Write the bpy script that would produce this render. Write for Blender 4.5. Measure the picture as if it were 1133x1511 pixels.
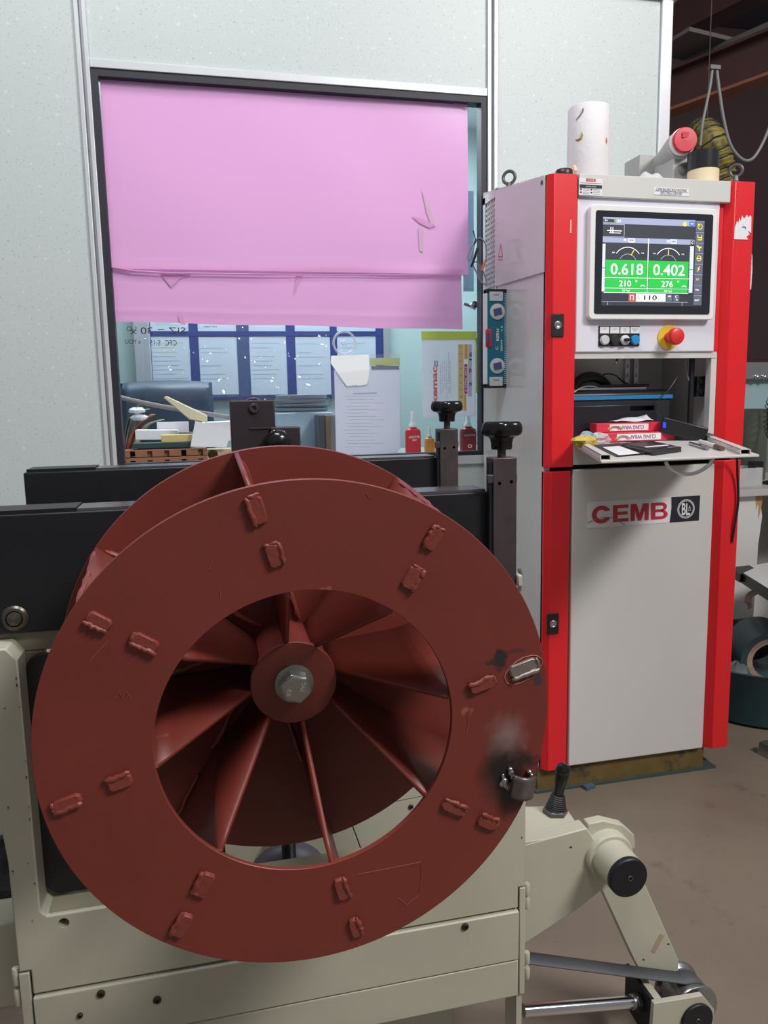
import bpy, bmesh, math, random
from mathutils import Vector, Matrix
random.seed(7)
for o in list(bpy.data.objects): bpy.data.objects.remove(o)
SC = bpy.context.scene
COL = SC.collection

# ------------------------------------------------------------------ camera
# world: X runs along the partition wall, Y goes towards it, Z up (metres, floor at 0)
FPX, CX, CY = 1134.0, 566.5, 755.5
CAMZ = 1.18
MROW = [Vector((0.97327099, -0.05192261, 0.22371325)),
        Vector((-0.22883205, -0.13662434, 0.96383073)),
        Vector((-0.01947993, -0.98926126, -0.14485406))]
def ray(px, py):
    d = Vector((px - CX, py - CY, FPX))
    return Vector((MROW[0].dot(d), MROW[1].dot(d), MROW[2].dot(d)))
def P(px, py, Y):                     # point of the photo pixel on the vertical plane y = Y
    d = ray(px, py); d = d * (Y / d.y); return Vector((d.x, d.y, d.z + CAMZ))
def PZ(px, py, z):                    # ... on the horizontal plane z
    d = ray(px, py); d = d * ((z - CAMZ) / d.z); return Vector((d.x, d.y, z))
def PX(px, py, x):                    # ... on the vertical plane x
    d = ray(px, py); d = d * (x / d.x); return Vector((d.x, d.y, d.z + CAMZ))
cam_d = bpy.data.cameras.new('camera'); cam = bpy.data.objects.new('camera', cam_d); COL.objects.link(cam)
cam_d.sensor_fit = 'HORIZONTAL'; cam_d.sensor_width = 36.0; cam_d.lens = 36.0 * FPX / 1133.0
cam_d.clip_start = 0.02; cam_d.clip_end = 60
cm = Matrix.Identity(4)
for r in range(3):
    cm[r][0] = MROW[r].x; cm[r][1] = -MROW[r].y; cm[r][2] = -MROW[r].z
cm[2][3] = CAMZ
cam.matrix_world = cm
SC.camera = cam

# ------------------------------------------------------------------ world, lights, exposure
def lin(c):
    r = []
    for v in c[:3]:
        v = v / 255.0
        r.append(v / 12.92 if v <= 0.04045 else ((v + 0.055) / 1.055) ** 2.4)
    return (r[0], r[1], r[2], 1.0)
w = bpy.data.worlds.new('world'); SC.world = w; w.use_nodes = True
w.node_tree.nodes['Background'].inputs[0].default_value = (0.86, 0.88, 0.92, 1)
w.node_tree.nodes['Background'].inputs[1].default_value = 0.23
SC.view_settings.view_transform = 'Standard'
SC.view_settings.look = 'None'
SC.view_settings.exposure = 0.0
SC.view_settings.gamma = 1.0
SC.view_settings.use_curve_mapping = False
def area(name, loc, target, sx, sy, power, color=(1, 1, 1)):
    d = bpy.data.lights.new(name, 'AREA'); d.shape = 'RECTANGLE'; d.size = sx; d.size_y = sy
    d.energy = power; d.color = color
    o = bpy.data.objects.new(name, d); COL.objects.link(o); o.location = loc
    o.rotation_euler = (Vector(target) - Vector(loc)).to_track_quat('-Z', 'Y').to_euler()
    return o
area('workshop_ceiling_tubes_offscreen', (2.8, -1.7, 4.5), (0.7, 1.6, 0.9), 1.6, 0.8, 215, (1.0, 0.97, 0.94))
area('aisle_ceiling_tubes_offscreen', (-0.25, 0.75, 4.0), (-0.1, 0.9, 0.0), 1.6, 0.4, 66, (0.95, 0.98, 1.0))
area('office_ceiling_light', (0.35, 3.25, 2.42), (0.35, 3.25, 0.0), 1.6, 0.6, 34, (0.82, 0.92, 1.0))

# ------------------------------------------------------------------ materials
MATS = {}
def mat(name, rgb, rough=0.5, metal=0.0, var=0.0, vscale=6.0, bump=0.0, bscale=60.0, emit=0.0, spec=0.5,
        flecks=None, coat=0.0, streak=None, alpha=None, trans=0.0):
    """procedural material; flecks = (rgb, scale, threshold); streak = (rgb, amount, scale)"""
    if name in MATS: return MATS[name]
    m = bpy.data.materials.new(name); m.use_nodes = True; MATS[name] = m
    nt = m.node_tree; N = nt.nodes; L = nt.links
    b = N['Principled BSDF']
    c = lin(rgb)
    b.inputs['Base Color'].default_value = c
    b.inputs['Roughness'].default_value = rough
    b.inputs['Metallic'].default_value = metal
    b.inputs['Specular IOR Level'].default_value = spec
    if coat: b.inputs['Coat Weight'].default_value = coat; b.inputs['Coat Roughness'].default_value = 0.1
    tc = N.new('ShaderNodeTexCoord'); src = None
    def noise(scale, detail=4, rough_=0.6):
        n = N.new('ShaderNodeTexNoise'); n.inputs['Scale'].default_value = scale
        n.inputs['Detail'].default_value = detail; n.inputs['Roughness'].default_value = rough_
        L.new(tc.outputs['Object'], n.inputs['Vector']); return n
    def mix(fac, a, bcol):
        mx = N.new('ShaderNodeMix'); mx.data_type = 'RGBA'
        L.new(fac, mx.inputs[0])
        if a is None: mx.inputs[6].default_value = c
        else: L.new(a, mx.inputs[6])
        mx.inputs[7].default_value = bcol; return mx.outputs[2]
    def ramp(inp, lo, hi):
        r = N.new('ShaderNodeMapRange'); r.inputs[1].default_value = lo; r.inputs[2].default_value = hi
        L.new(inp, r.inputs[0]); return r.outputs[0]
    if var:
        n = noise(vscale)
        dark = tuple(x * (1 - var) for x in c[:3]) + (1,)
        src = mix(ramp(n.outputs[0], 0.35, 0.7), None, dark)
    if streak:
        n = noise(streak[2], 8, 0.75)
        src = mix(ramp(n.outputs[0], streak[1], streak[1] + 0.08), src, lin(streak[0]))
    if flecks:
        for fr, fs, th in flecks:
            n = noise(fs, 2, 0.5)
            src = mix(ramp(n.outputs[0], th, th + 0.03), src, lin(fr))
    if src is not None: L.new(src, b.inputs['Base Color'])
    if bump:
        n = noise(bscale, 6); bp = N.new('ShaderNodeBump'); bp.inputs['Strength'].default_value = bump
        bp.inputs['Distance'].default_value = 0.004
        L.new(n.outputs[0], bp.inputs['Height']); L.new(bp.outputs[0], b.inputs['Normal'])
    if emit:
        b.inputs['Emission Strength'].default_value = emit
        b.inputs['Emission Color'].default_value = c
    if trans: b.inputs['Transmission Weight'].default_value = trans
    if alpha is not None: b.inputs['Alpha'].default_value = alpha
    return m
def glassmat(name, tint=(1, 1, 1), gloss=1.0, bump=0.0, bscale=20, haze=0.0, rough=0.02):
    """thin pane: see-through with a Fresnel reflection and an optional milky share"""
    if name in MATS: return MATS[name]
    m = bpy.data.materials.new(name); m.use_nodes = True; MATS[name] = m
    nt = m.node_tree; N = nt.nodes; L = nt.links
    for n in list(N): N.remove(n)
    out = N.new('ShaderNodeOutputMaterial'); tr = N.new('ShaderNodeBsdfTransparent'); gl = N.new('ShaderNodeBsdfGlossy')
    tr.inputs[0].default_value = (*tint, 1); gl.inputs['Roughness'].default_value = rough
    fr = N.new('ShaderNodeFresnel'); ior = 1.3 + 0.2 * gloss                 # a thin pane reflects alike from both sides
    ge = N.new('ShaderNodeNewGeometry'); mi = N.new('ShaderNodeMath'); mi.operation = 'MULTIPLY_ADD'
    L.new(ge.outputs['Backfacing'], mi.inputs[0]); mi.inputs[1].default_value = 1/ior - ior; mi.inputs[2].default_value = ior; L.new(mi.outputs[0], fr.inputs[0])
    mx = N.new('ShaderNodeMixShader'); L.new(fr.outputs[0], mx.inputs[0]); L.new(tr.outputs[0], mx.inputs[1]); L.new(gl.outputs[0], mx.inputs[2])
    last = mx.outputs[0]
    if bump:
        tc = N.new('ShaderNodeTexCoord'); n = N.new('ShaderNodeTexNoise'); n.inputs['Scale'].default_value = bscale
        L.new(tc.outputs['Object'], n.inputs['Vector'])
        bp = N.new('ShaderNodeBump'); bp.inputs['Strength'].default_value = bump; bp.inputs['Distance'].default_value = 0.02
        L.new(n.outputs[0], bp.inputs['Height']); L.new(bp.outputs[0], gl.inputs['Normal']); L.new(bp.outputs[0], fr.inputs['Normal'])
    if haze:
        df = N.new('ShaderNodeBsdfDiffuse'); df.inputs[0].default_value = (0.9, 0.9, 0.92, 1)
        m2 = N.new('ShaderNodeMixShader'); m2.inputs[0].default_value = haze
        L.new(last, m2.inputs[1]); L.new(df.outputs[0], m2.inputs[2]); last = m2.outputs[0]
    L.new(last, out.inputs[0]); return m
def sheetmat(name, rgb, trans=0.5, gloss=0.08):
    """paper / film that lets light through"""
    if name in MATS: return MATS[name]
    m = bpy.data.materials.new(name); m.use_nodes = True; MATS[name] = m
    nt = m.node_tree; N = nt.nodes; L = nt.links
    for n in list(N): N.remove(n)
    out = N.new('ShaderNodeOutputMaterial'); df = N.new('ShaderNodeBsdfDiffuse'); tl = N.new('ShaderNodeBsdfTranslucent')
    gl = N.new('ShaderNodeBsdfGlossy'); gl.inputs['Roughness'].default_value = 0.25
    df.inputs[0].default_value = lin(rgb); tl.inputs[0].default_value = lin(rgb)
    a = N.new('ShaderNodeMixShader'); a.inputs[0].default_value = trans; L.new(df.outputs[0], a.inputs[1]); L.new(tl.outputs[0], a.inputs[2])
    b = N.new('ShaderNodeMixShader'); b.inputs[0].default_value = gloss; L.new(a.outputs[0], b.inputs[1]); L.new(gl.outputs[0], b.inputs[2])
    L.new(b.outputs[0], out.inputs[0]); return m

# ------------------------------------------------------------------ mesh builder
class MB:
    def __init__(s): s.v = []; s.f = []; s.m = []; s.cur = 0
    def face(s, idx): s.f.append(tuple(idx)); s.m.append(s.cur)
    def add(s, pts):
        n = len(s.v); s.v += [tuple(p) for p in pts]; return n
    def quad(s, a, b, c, d): n = s.add([a, b, c, d]); s.face((n, n+1, n+2, n+3)); return s
    def poly(s, pts): n = s.add(pts); s.face(range(n, n+len(pts))); return s
    def hexa(s, p):                    # 8 points: bottom ring 0-3, top ring 4-7
        n = s.add(p)
        for q in ((0,3,2,1),(4,5,6,7),(0,1,5,4),(1,2,6,5),(2,3,7,6),(3,0,4,7)): s.face([n+i for i in q])
        return s
    def box(s, x0, x1, y0, y1, z0, z1):
        return s.hexa([(x0,y0,z0),(x1,y0,z0),(x1,y1,z0),(x0,y1,z0),(x0,y0,z1),(x1,y0,z1),(x1,y1,z1),(x0,y1,z1)])
    def obox(s, c, a, b, n):           # centre and three half-axis vectors
        c, a, b, n = Vector(c), Vector(a), Vector(b), Vector(n)
        return s.hexa([c-a-b-n, c+a-b-n, c+a+b-n, c-a+b-n, c-a-b+n, c+a-b+n, c+a+b+n, c-a+b+n])
    def prism(s, pts, off):
        off = Vector(off); k = len(pts); n = s.add(pts); s.add([Vector(p)+off for p in pts])
        s.face(range(n, n+k)); s.face([n+k+i for i in reversed(range(k))])
        for i in range(k): j = (i+1) % k; s.face((n+i, n+k+i, n+k+j, n+j))
        return s
    def tube(s, path, r, n=10, cap=True, flat=None):
        path = [Vector(p) for p in path]; k = len(path); rs = r if isinstance(r, (list, tuple)) else [r]*k
        prev = None; rings = []
        for i, p in enumerate(path):
            t = (path[min(i+1, k-1)] - path[max(i-1, 0)]).normalized()
            if prev is None:
                prev = t.orthogonal().normalized()
            else:
                prev = (prev - t * prev.dot(t))
                prev = prev.normalized() if prev.length > 1e-6 else t.orthogonal().normalized()
            bn = t.cross(prev)
            rings.append(s.add([p + (prev*math.cos(a) + bn*math.sin(a)) * rs[i] for a in [2*math.pi*j/n for j in range(n)]]))
        for i in range(k-1):
            for j in range(n):
                q = (j+1) % n; s.face((rings[i]+j, rings[i]+q, rings[i+1]+q, rings[i+1]+j))
        if cap:
            s.face([rings[0]+j for j in reversed(range(n))]); s.face([rings[-1]+j for j in range(n)])
        return s
    def lathe(s, c, axis, prof, n=32, close=True, rfun=None):
        c = Vector(c); ax = Vector(axis).normalized(); u = ax.orthogonal().normalized(); v = ax.cross(u)
        rings = []
        for (r, h) in prof:
            pts = []
            for j in range(n):
                a = 2*math.pi*j/n; rr = r * (rfun(a, h) if rfun else 1)
                pts.append(c + ax*h + (u*math.cos(a) + v*math.sin(a))*rr)
            rings.append(s.add(pts))
        for i in range(len(prof)-1):
            for j in range(n):
                q = (j+1) % n; s.face((rings[i]+j, rings[i]+q, rings[i+1]+q, rings[i+1]+j))
        if close:
            s.face([rings[0]+j for j in reversed(range(n))]); s.face([rings[-1]+j for j in range(n)])
        return s
    def cyl(s, p0, p1, r0, r1=None, n=24):
        p0, p1 = Vector(p0), Vector(p1); L = (p1-p0).length
        return s.lathe(p0, p1-p0, [(r0, 0), (r0 if r1 is None else r1, L)], n)
    def torus(s, c, axis, R, r, n=28, k=10, sx=1.0):
        c = Vector(c); ax = Vector(axis).normalized(); u = ax.orthogonal().normalized(); v = ax.cross(u); rings = []
        for i in range(n):
            a = 2*math.pi*i/n; d = u*math.cos(a) + v*math.sin(a)
            rings.append(s.add([c + d*(R + r*math.cos(b)) + ax*(r*math.sin(b)) for b in [2*math.pi*j/k for j in range(k)]]))
        for i in range(n):
            i2 = (i+1) % n
            for j in range(k):
                q = (j+1) % k; s.face((rings[i]+j, rings[i2]+j, rings[i2]+q, rings[i]+q))
        return s
    def ball(s, c, r, n=16, k=10, sc=(1,1,1)):
        c = Vector(c); rings = []
        for i in range(1, k):
            th = math.pi*i/k
            rings.append(s.add([c + Vector((math.sin(th)*math.cos(a)*sc[0], math.sin(th)*math.sin(a)*sc[1], math.cos(th)*sc[2]))*r for a in [2*math.pi*j/n for j in range(n)]]))
        t = s.add([c + Vector((0,0,r*sc[2]))]); b = s.add([c - Vector((0,0,r*sc[2]))])
        for j in range(n):
            q = (j+1) % n; s.face((t, rings[0]+j, rings[0]+q)); s.face((b, rings[-1]+q, rings[-1]+j))
            for i in range(len(rings)-1): s.face((rings[i]+j, rings[i+1]+j, rings[i+1]+q, rings[i]+q))
        return s
    def grid(s, fn, nu, nv):           # fn(u, v) -> point
        n = len(s.v)
        for j in range(nv+1):
            for i in range(nu+1): s.v.append(tuple(fn(i/nu, j/nv)))
        for j in range(nv):
            for i in range(nu):
                a = n + j*(nu+1) + i; s.face((a, a+1, a+nu+2, a+nu+1))
        return s
    def text(s, string, c, rgt, up, w=None, h=None, off=0.0, mirror=False):
        """flat lettering centred at c, spanning w along rgt and h along up"""
        cu = bpy.data.curves.new('t', 'FONT'); cu.body = string; cu.size = 1; cu.offset = off; cu.resolution_u = 4
        ob = bpy.data.objects.new('t', cu); me = bpy.data.meshes.new_from_object(ob)
        if len(me.vertices):
            xs = [v.co.x for v in me.vertices]; ys = [v.co.y for v in me.vertices]
            x0, x1, y0, y1 = min(xs), max(xs), min(ys), max(ys)
            sy = h/(y1-y0) if h else w/(x1-x0); sx = w/(x1-x0) if w else sy
            if mirror: sx = -sx
            c, rgt, up = Vector(c), Vector(rgt).normalized(), Vector(up).normalized()
            n = s.add([c + rgt*((v.co.x-(x0+x1)/2)*sx) + up*((v.co.y-(y0+y1)/2)*sy) for v in me.vertices])
            for p in me.polygons: s.face([n+i for i in p.vertices])
        bpy.data.objects.remove(ob); bpy.data.curves.remove(cu); bpy.data.meshes.remove(me)
        return s
    def build(s, name, mats, parent=None, smooth=35, bevel=0.0, seg=2, solid=0.0, subd=0, recalc=True):
        if not isinstance(mats, (list, tuple)): mats = [mats]
        me = bpy.data.meshes.new(name); me.from_pydata(s.v, [], s.f)
        for m in mats: me.materials.append(m)
        me.polygons.foreach_set('material_index', s.m); me.update()
        if recalc:
            bm = bmesh.new(); bm.from_mesh(me); bmesh.ops.recalc_face_normals(bm, faces=bm.faces); bm.to_mesh(me); bm.free()
        if smooth:
            me.polygons.foreach_set('use_smooth', [True]*len(me.polygons)); me.set_sharp_from_angle(angle=math.radians(smooth))
        o = bpy.data.objects.new(name, me); COL.objects.link(o)
        if solid:
            md = o.modifiers.new('solid', 'SOLIDIFY'); md.thickness = solid; md.offset = 0
        if bevel:
            md = o.modifiers.new('bevel', 'BEVEL'); md.width = bevel; md.segments = seg; md.limit_method = 'ANGLE'; md.angle_limit = math.radians(40)
        if subd:
            md = o.modifiers.new('sub', 'SUBSURF'); md.levels = subd; md.render_levels = subd
        if parent is not None:
            o.parent = parent
            if parent.type == 'EMPTY': o.matrix_parent_inverse = Matrix.Translation(-parent.location)
        return o
def tag(o, label=None, cat=None, group=None, kind=None):
    if label: o['label'] = label
    if cat: o['category'] = cat
    if group: o['group'] = group
    if kind: o['kind'] = kind
    return o
def thing(name, label, cat, loc, group=None, kind=None):
    o = bpy.data.objects.new(name, None); COL.objects.link(o); o.location = loc; o.empty_display_size = 0.05
    return tag(o, label, cat, group, kind)
def bx(name, m, parent, x0, x1, y0, y1, z0, z1, bevel=0.0, **k):
    return MB().box(x0, x1, y0, y1, z0, z1).build(name, m, parent, bevel=bevel, **k)
def cut(objs, cutter):
    """cut the cutter's volume out of the given parts (real holes, slots and seams)"""
    c = cutter.build('cutter', [], None, smooth=None)
    for o in objs:
        md = o.modifiers.new('cut', 'BOOLEAN'); md.operation = 'DIFFERENCE'; md.solver = 'EXACT'; md.object = c
        bpy.context.view_layer.update()
        me = bpy.data.meshes.new_from_object(o.evaluated_get(bpy.context.evaluated_depsgraph_get()))
        o.modifiers.clear(); o.data = me
    bpy.data.objects.remove(c)
RX, UZ, FY = Vector((1,0,0)), Vector((0,0,1)), Vector((0,-1,0))

# common materials
M_wall = mat('partition_laminate', (190, 198, 198), 0.45, flecks=[((168,176,174), 120, 0.64), ((150,160,162), 210, 0.66), ((205,212,210), 60, 0.66)])
M_alu = mat('white_aluminium', (206, 208, 212), 0.35, 0.25, var=0.06)
M_aludark = mat('grey_aluminium', (120, 124, 132), 0.4, 0.4)
M_gasket = mat('black_rubber_gasket', (30, 30, 42), 0.55)
M_black = mat('black_plastic', (26, 26, 29), 0.4)
M_steelblk = mat('blackened_steel', (33, 34, 38), 0.45, 0.3, var=0.25, vscale=9, bump=0.05)
M_post = mat('burnished_steel', (88, 78, 80), 0.42, 0.55, var=0.25, vscale=25, bump=0.05)
M_cream = mat('cream_enamel', (186, 183, 165), 0.42, var=0.1, vscale=5, streak=((120,105,85), 0.72, 22), bump=0.03)
M_creamdirty = mat('soiled_cream_enamel', (150, 142, 120), 0.55, var=0.3, vscale=11, streak=((70,58,44), 0.66, 16))
M_steel = mat('bright_steel', (190, 190, 192), 0.25, 0.9, var=0.15, vscale=40)
M_chrome = mat('chrome', (215, 215, 218), 0.12, 1.0)
M_white = mat('white_plastic', (232, 232, 234), 0.4)
M_paper = mat('white_paper', (222, 222, 226), 0.7)
M_ink = mat('black_ink', (38, 38, 44), 0.7)

# ------------------------------------------------------------------ floor, partition, window
M_floor = mat('stained_concrete', (124, 110, 97), 0.5, var=0.28, vscale=1.6, streak=((96,86,78), 0.6, 3.0),
              flecks=[((90,80,72), 70, 0.72), ((140,127,114), 60, 0.74)], bump=0.08, bscale=30)
tag(bx('floor', M_floor, None, -3.0, 6.0, -2.5, 8.0, -0.08, 0.0), kind='structure')

WY = 2.5
X_ML, X_WL, X_WR, X_MR, X_END = -0.295, -0.262, 0.948, 0.982, 1.596
Z_WB, Z_WT, Z_CAP = 0.985, 2.14, 2.485
wall = thing('wall_back', None, None, (0.6, WY, 0), kind='structure')
bx('wall_panel', M_wall, wall, -2.2, X_ML, WY, WY+0.05, 0, Z_CAP)
bx('wall_panel', M_wall, wall, X_WL, X_WR, WY, WY+0.05, Z_WT+0.024, Z_CAP)
bx('wall_panel', M_wall, wall, X_WL, X_WR, WY, WY+0.05, 0, Z_WB-0.03)
bx('wall_panel', M_wall, wall, X_MR, X_END-0.03, WY, WY+0.05, 0, Z_CAP)
def mullion(name, x0, x1, z0, z1):
    o = MB(); w_ = (x1-x0)
    o.box(x0, x0+w_*0.36, WY-0.012, WY+0.055, z0, z1); o.box(x0+w_*0.64, x1, WY-0.012, WY+0.055, z0, z1)
    o.box(x0+w_*0.36, x0+w_*0.64, WY+0.012, WY+0.05, z0, z1)
    return tag(o.build(name, M_alu, None, bevel=0.0015), kind='structure')
mullion('trim_1', X_ML, X_WL, 0, Z_CAP); mullion('trim_2', X_WR, X_MR, 0, Z_CAP)
tag(bx('trim_3', M_alu, None, X_WL, X_WR, WY-0.008, WY+0.05, Z_WT, Z_WT+0.024, bevel=0.002), kind='structure')
tag(bx('trim_4', M_alu, None, X_END-0.03, X_END+0.012, WY-0.01, WY+0.06, 0, Z_CAP, bevel=0.003), kind='structure')
tag(bx('trim_5', M_alu, None, -2.2, X_END+0.03, WY-0.02, WY+0.07, Z_CAP, Z_CAP+0.05, bevel=0.003), kind='structure')
tag(bx('trim_6', M_alu, None, X_WL, X_WR, WY-0.008, WY+0.05, Z_WB-0.03, Z_WB, bevel=0.002), kind='structure')
win = thing('window_1', None, None, ((X_WL+X_WR)/2, WY, Z_WB), kind='structure')
g = 0.020
fr = MB(); fr.box(X_WL, X_WR, WY-0.004, WY+0.04, Z_WT-g, Z_WT); fr.box(X_WL, X_WR, WY-0.004, WY+0.04, Z_WB, Z_WB+g*0.7)
fr.box(X_WL, X_WL+g, WY-0.004, WY+0.04, Z_WB+g*0.7, Z_WT-g); fr.box(X_WR-g, X_WR, WY-0.004, WY+0.04, Z_WB+g*0.7, Z_WT-g)
fr.build('window_frame', M_gasket, win)
MB().quad((X_WL+g*.5, WY+0.012, Z_WB+g*.3), (X_WR-g*.5, WY+0.012, Z_WB+g*.3), (X_WR-g*.5, WY+0.012, Z_WT-g*.5), (X_WL+g*.5, WY+0.012, Z_WT-g*.5)).build('pane', glassmat('window_glass', (0.98, 0.995, 0.995)), win, recalc=False)

# office behind the window
OY = 3.72
M_offwall = mat('pale_blue_office_wall', (176, 200, 206), 0.6)
tag(bx('wall_office', mat('pale_green_office_wall', (182, 208, 202), 0.6, var=0.05), None, -2.2, X_END, OY+0.02, OY+0.07, 0, 2.5), kind='structure')
tag(bx('wall_office_left', M_offwall, None, -2.25, -2.2, WY, OY+0.07, 0, 2.5), kind='structure')
tag(bx('wall_office_right', M_offwall, None, X_END-0.04, X_END+0.01, WY+0.06, OY+0.07, 0, 2.5), kind='structure')
tag(bx('ceiling_office', mat('office_ceiling', (225, 228, 228), 0.7), None, -2.2, X_END-0.03, WY+0.07, OY+0.07, 2.47, 2.53), kind='structure')

# ------------------------------------------------------------------ workshop beyond the partition
M_rust = mat('maroon_primer_steel', (84, 52, 52), 0.6, var=0.2, vscale=4)
M_rust_lit = mat('lit_primer_steel', (160, 100, 76), 0.6, var=0.2, vscale=5)  # maroon primer turned lighter brown: light on the lower flange put into its colour
tag(bx('wall_far', mat('dark_brown_cladding', (84, 62, 64), 0.7, var=0.2, vscale=1.5), None, X_END+0.2, 6.0, 6.9, 7.0, 0, 5.0), kind='structure')
tag(bx('ceiling', mat('dark_roof_sheet', (58, 56, 66), 0.7, var=0.2, vscale=1.0), None, X_END+0.1, 6.0, 2.6, 7.0, 4.6, 4.7), kind='structure')
def beam_between(mb, a, b, w_, h):       # horizontal bar, its lower face on the line a-b
    a, b = Vector(a), Vector(b); d = (b-a).normalized(); s = d.cross(UZ).normalized()
    mb.obox((a+b)/2 + UZ*h/2, (b-a)/2*2.2, s*w_/2, UZ*h/2); return mb
def ibeam(name, pa, pb, z, hh, ww, label, m1, m2, tag_=None):
    a, b = PZ(*pa, z), PZ(*pb, z)
    t = thing(name, label, 'roof beam', (a+b)/2)
    beam_between(MB(), a, b, ww, hh*0.07).build('lower_flange', m2, t)
    beam_between(MB(), a+UZ*hh*0.07, b+UZ*hh*0.07, ww*0.12, hh*0.86).build('web', m1, t)
    beam_between(MB(), a+UZ*hh*0.93, b+UZ*hh*0.93, ww, hh*0.07).build('upper_flange', m1, t)
    return t
ibeam('roof_beam', (981, 171), (1133, 117), 3.0, 0.26, 0.13, 'lower brown steel roof beam with light painted on its bottom flange above the yellow duct', M_rust, M_rust_lit)
ibeam('roof_beam', (985, 66), (1113, 2), 3.7, 0.34, 0.18, 'upper maroon steel roof beam beyond the partition edge', M_rust, M_rust)
M_rail = mat('grey_conduit_rail', (112, 108, 106), 0.5, 0.3)
for pa, pb, z, lab in (((985, 108), (1133, 43), 3.3, 'grey steel cable rail above its twin rail below the roof'), ((985, 122), (1133, 62), 3.25, 'thinner grey steel cable rail carrying the hanging loop cable')):
    tag(beam_between(MB(), PZ(*pa, z), PZ(*pb, z), 0.03, 0.035).build('cable_rail', M_rail, None), lab, 'rail')
tag(MB().obox(PZ(1075, 92, 3.3)+UZ*0.05, (0.5, 0.1, 0), (-0.03, 0.16, 0), (0, 0, 0.012)).build('roof_sheet', mat('pale_roof_sheet', (120, 108, 108), 0.6), None), 'pale translucent roof panel between the beams', 'roof panel')
# hanging cable
cl = thing('hanging_cable', 'grey cable looped down from the roof rail behind the cabinet top', 'cable', P(1056, 98, 2.88))
M_cable = mat('grey_cable', (128, 130, 128), 0.5)
def smoothpath(pts, n=8):
    pts = [Vector(p) for p in pts]; out = []
    for i in range(len(pts)-1):
        p0, p1, p2, p3 = pts[max(i-1,0)], pts[i], pts[i+1], pts[min(i+2, len(pts)-1)]
        for k in range(n):
            t = k/n
            out.append(0.5*((2*p1) + (p2-p0)*t + (2*p0-5*p1+4*p2-p3)*t*t + (3*p1-p0-3*p2+p3)*t**3))
    out.append(pts[-1]); return out
MB().tube(smoothpath([P(x, y, 2.88) for x, y in ((1051,100),(1048,125),(1042,155),(1036,185),(1033,215))]), 0.0055, 8).build('cable_run', M_cable, cl)
MB().tube(smoothpath([P(x, y, 2.88) for x, y in ((1057,100),(1062,140),(1068,178),(1077,212),(1090,231),(1104,237),(1117,226),(1133,193),(1150,140))]), 0.006, 8).build('cable_run', M_cable, cl)
MB().box(*[v for v in (P(1053,100,2.88).x-0.02, P(1053,100,2.88).x+0.025, 2.87, 2.89, P(1053,103,2.88).z, P(1053,97,2.88).z)]).build('clamp', M_rail, cl)
# yellow flexible duct
def duct():
    pts = smoothpath([P(1072, 310, 3.0), P(1064, 268, 3.0), P(1057, 236, 3.0), P(1048, 210, 3.02), P(1038, 198, 3.12), P(1030, 200, 3.3)], 22)
    mb = MB(); rs = []
    for i in range(len(pts)): rs.append(0.060 + 0.007*(abs(((i/4.5) % 1.0)-0.5)*2) )
    mb.tube(pts, rs, 24)
    M = mat('yellow_duct_fabric', (146, 130, 62), 0.6, var=0.5, vscale=14, streak=((70,66,56), 0.5, 8))
    t = thing('ventilation_duct', 'coiled dusty yellow flexible duct behind the cabinet top', 'duct', P(1062, 262, 3.0)); mb.build('duct_skin', M, t)
    hb = MB()
    spine = []
    for i in range(0, len(pts)-1):
        p = pts[i]; tdir = (pts[min(i+1,len(pts)-1)]-pts[max(i-1,0)]).normalized()
        s1 = tdir.orthogonal().normalized(); s1 = Vector((0,1,0)).cross(tdir).normalized(); s2 = tdir.cross(s1)
        for k in range(4):
            a = 2*math.pi*(i/9.0 + k/36.0); spine.append(p + (s1*math.cos(a)+s2*math.sin(a))*0.0665)
    tpt = pts[int(len(pts)*.72)]; MB().tube([tpt, Vector((tpt.x, tpt.y, 4.6))], .0025, 6).build('hanging_wire', mat('dark_wire', (40, 38, 30), 0.6), t)
    hb.tube(spine, 0.0028, 5).build('wire_helix', mat('dark_wire', (40, 38, 30), 0.6), t)
duct()

# ------------------------------------------------------------------ control cabinet
CF = 2.0                                    # front plane
M_red = mat('red_enamel', (222, 32, 40), 0.35, var=0.08, vscale=3)
M_grey = mat('light_grey_enamel', (205, 203, 200), 0.38, var=0.05, vscale=3, streak=((160,152,146), 0.74, 9))
M_side = mat('grey_enamel_side', (205, 203, 200), 0.22, var=0.05, vscale=4, coat=0.5)
M_panel = mat('lilac_white_panel', (218, 217, 228), 0.35)
cab = thing('control_cabinet', 'tall grey control cabinet with red corner columns and a lit screen', 'cabinet', (1.25, 2.22, 0))
XL, XR = 0.931, 1.565
def ztop(y): return 1.766 + 0.153*(y-CF)     # the lid rises towards the back
YB = 2.485
# body: left side, right side, back, lid, inner floor of the opening
sp_l = MB().prism([(XL, 2.01, 0.075), (XL, 2.365, 0.075), (XL, 2.365, ztop(2.365)), (XL, 2.01, ztop(2.01))], (0.02, 0, 0)).build('side_panel', M_side, cab)
MB().prism([(XR-0.03, 2.01, 0.075), (XR-0.03, YB, 0.075), (XR-0.03, YB, ztop(YB)), (XR-0.03, 2.01, ztop(2.01))], (0.02, 0, 0)).build('side_panel', M_side, cab)
bx('back_panel', M_side, cab, XL+0.02, XR-0.03, YB-0.02, YB, 0.075, 1.83)
MB().prism([(XL, CF+0.005, ztop(CF)-0.012), (XL, YB, ztop(YB)-0.012), (XL, YB, ztop(YB)), (XL, CF+0.005, ztop(CF))], (XR-0.02-XL, 0, 0)).build('lid', M_grey, cab)
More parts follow.
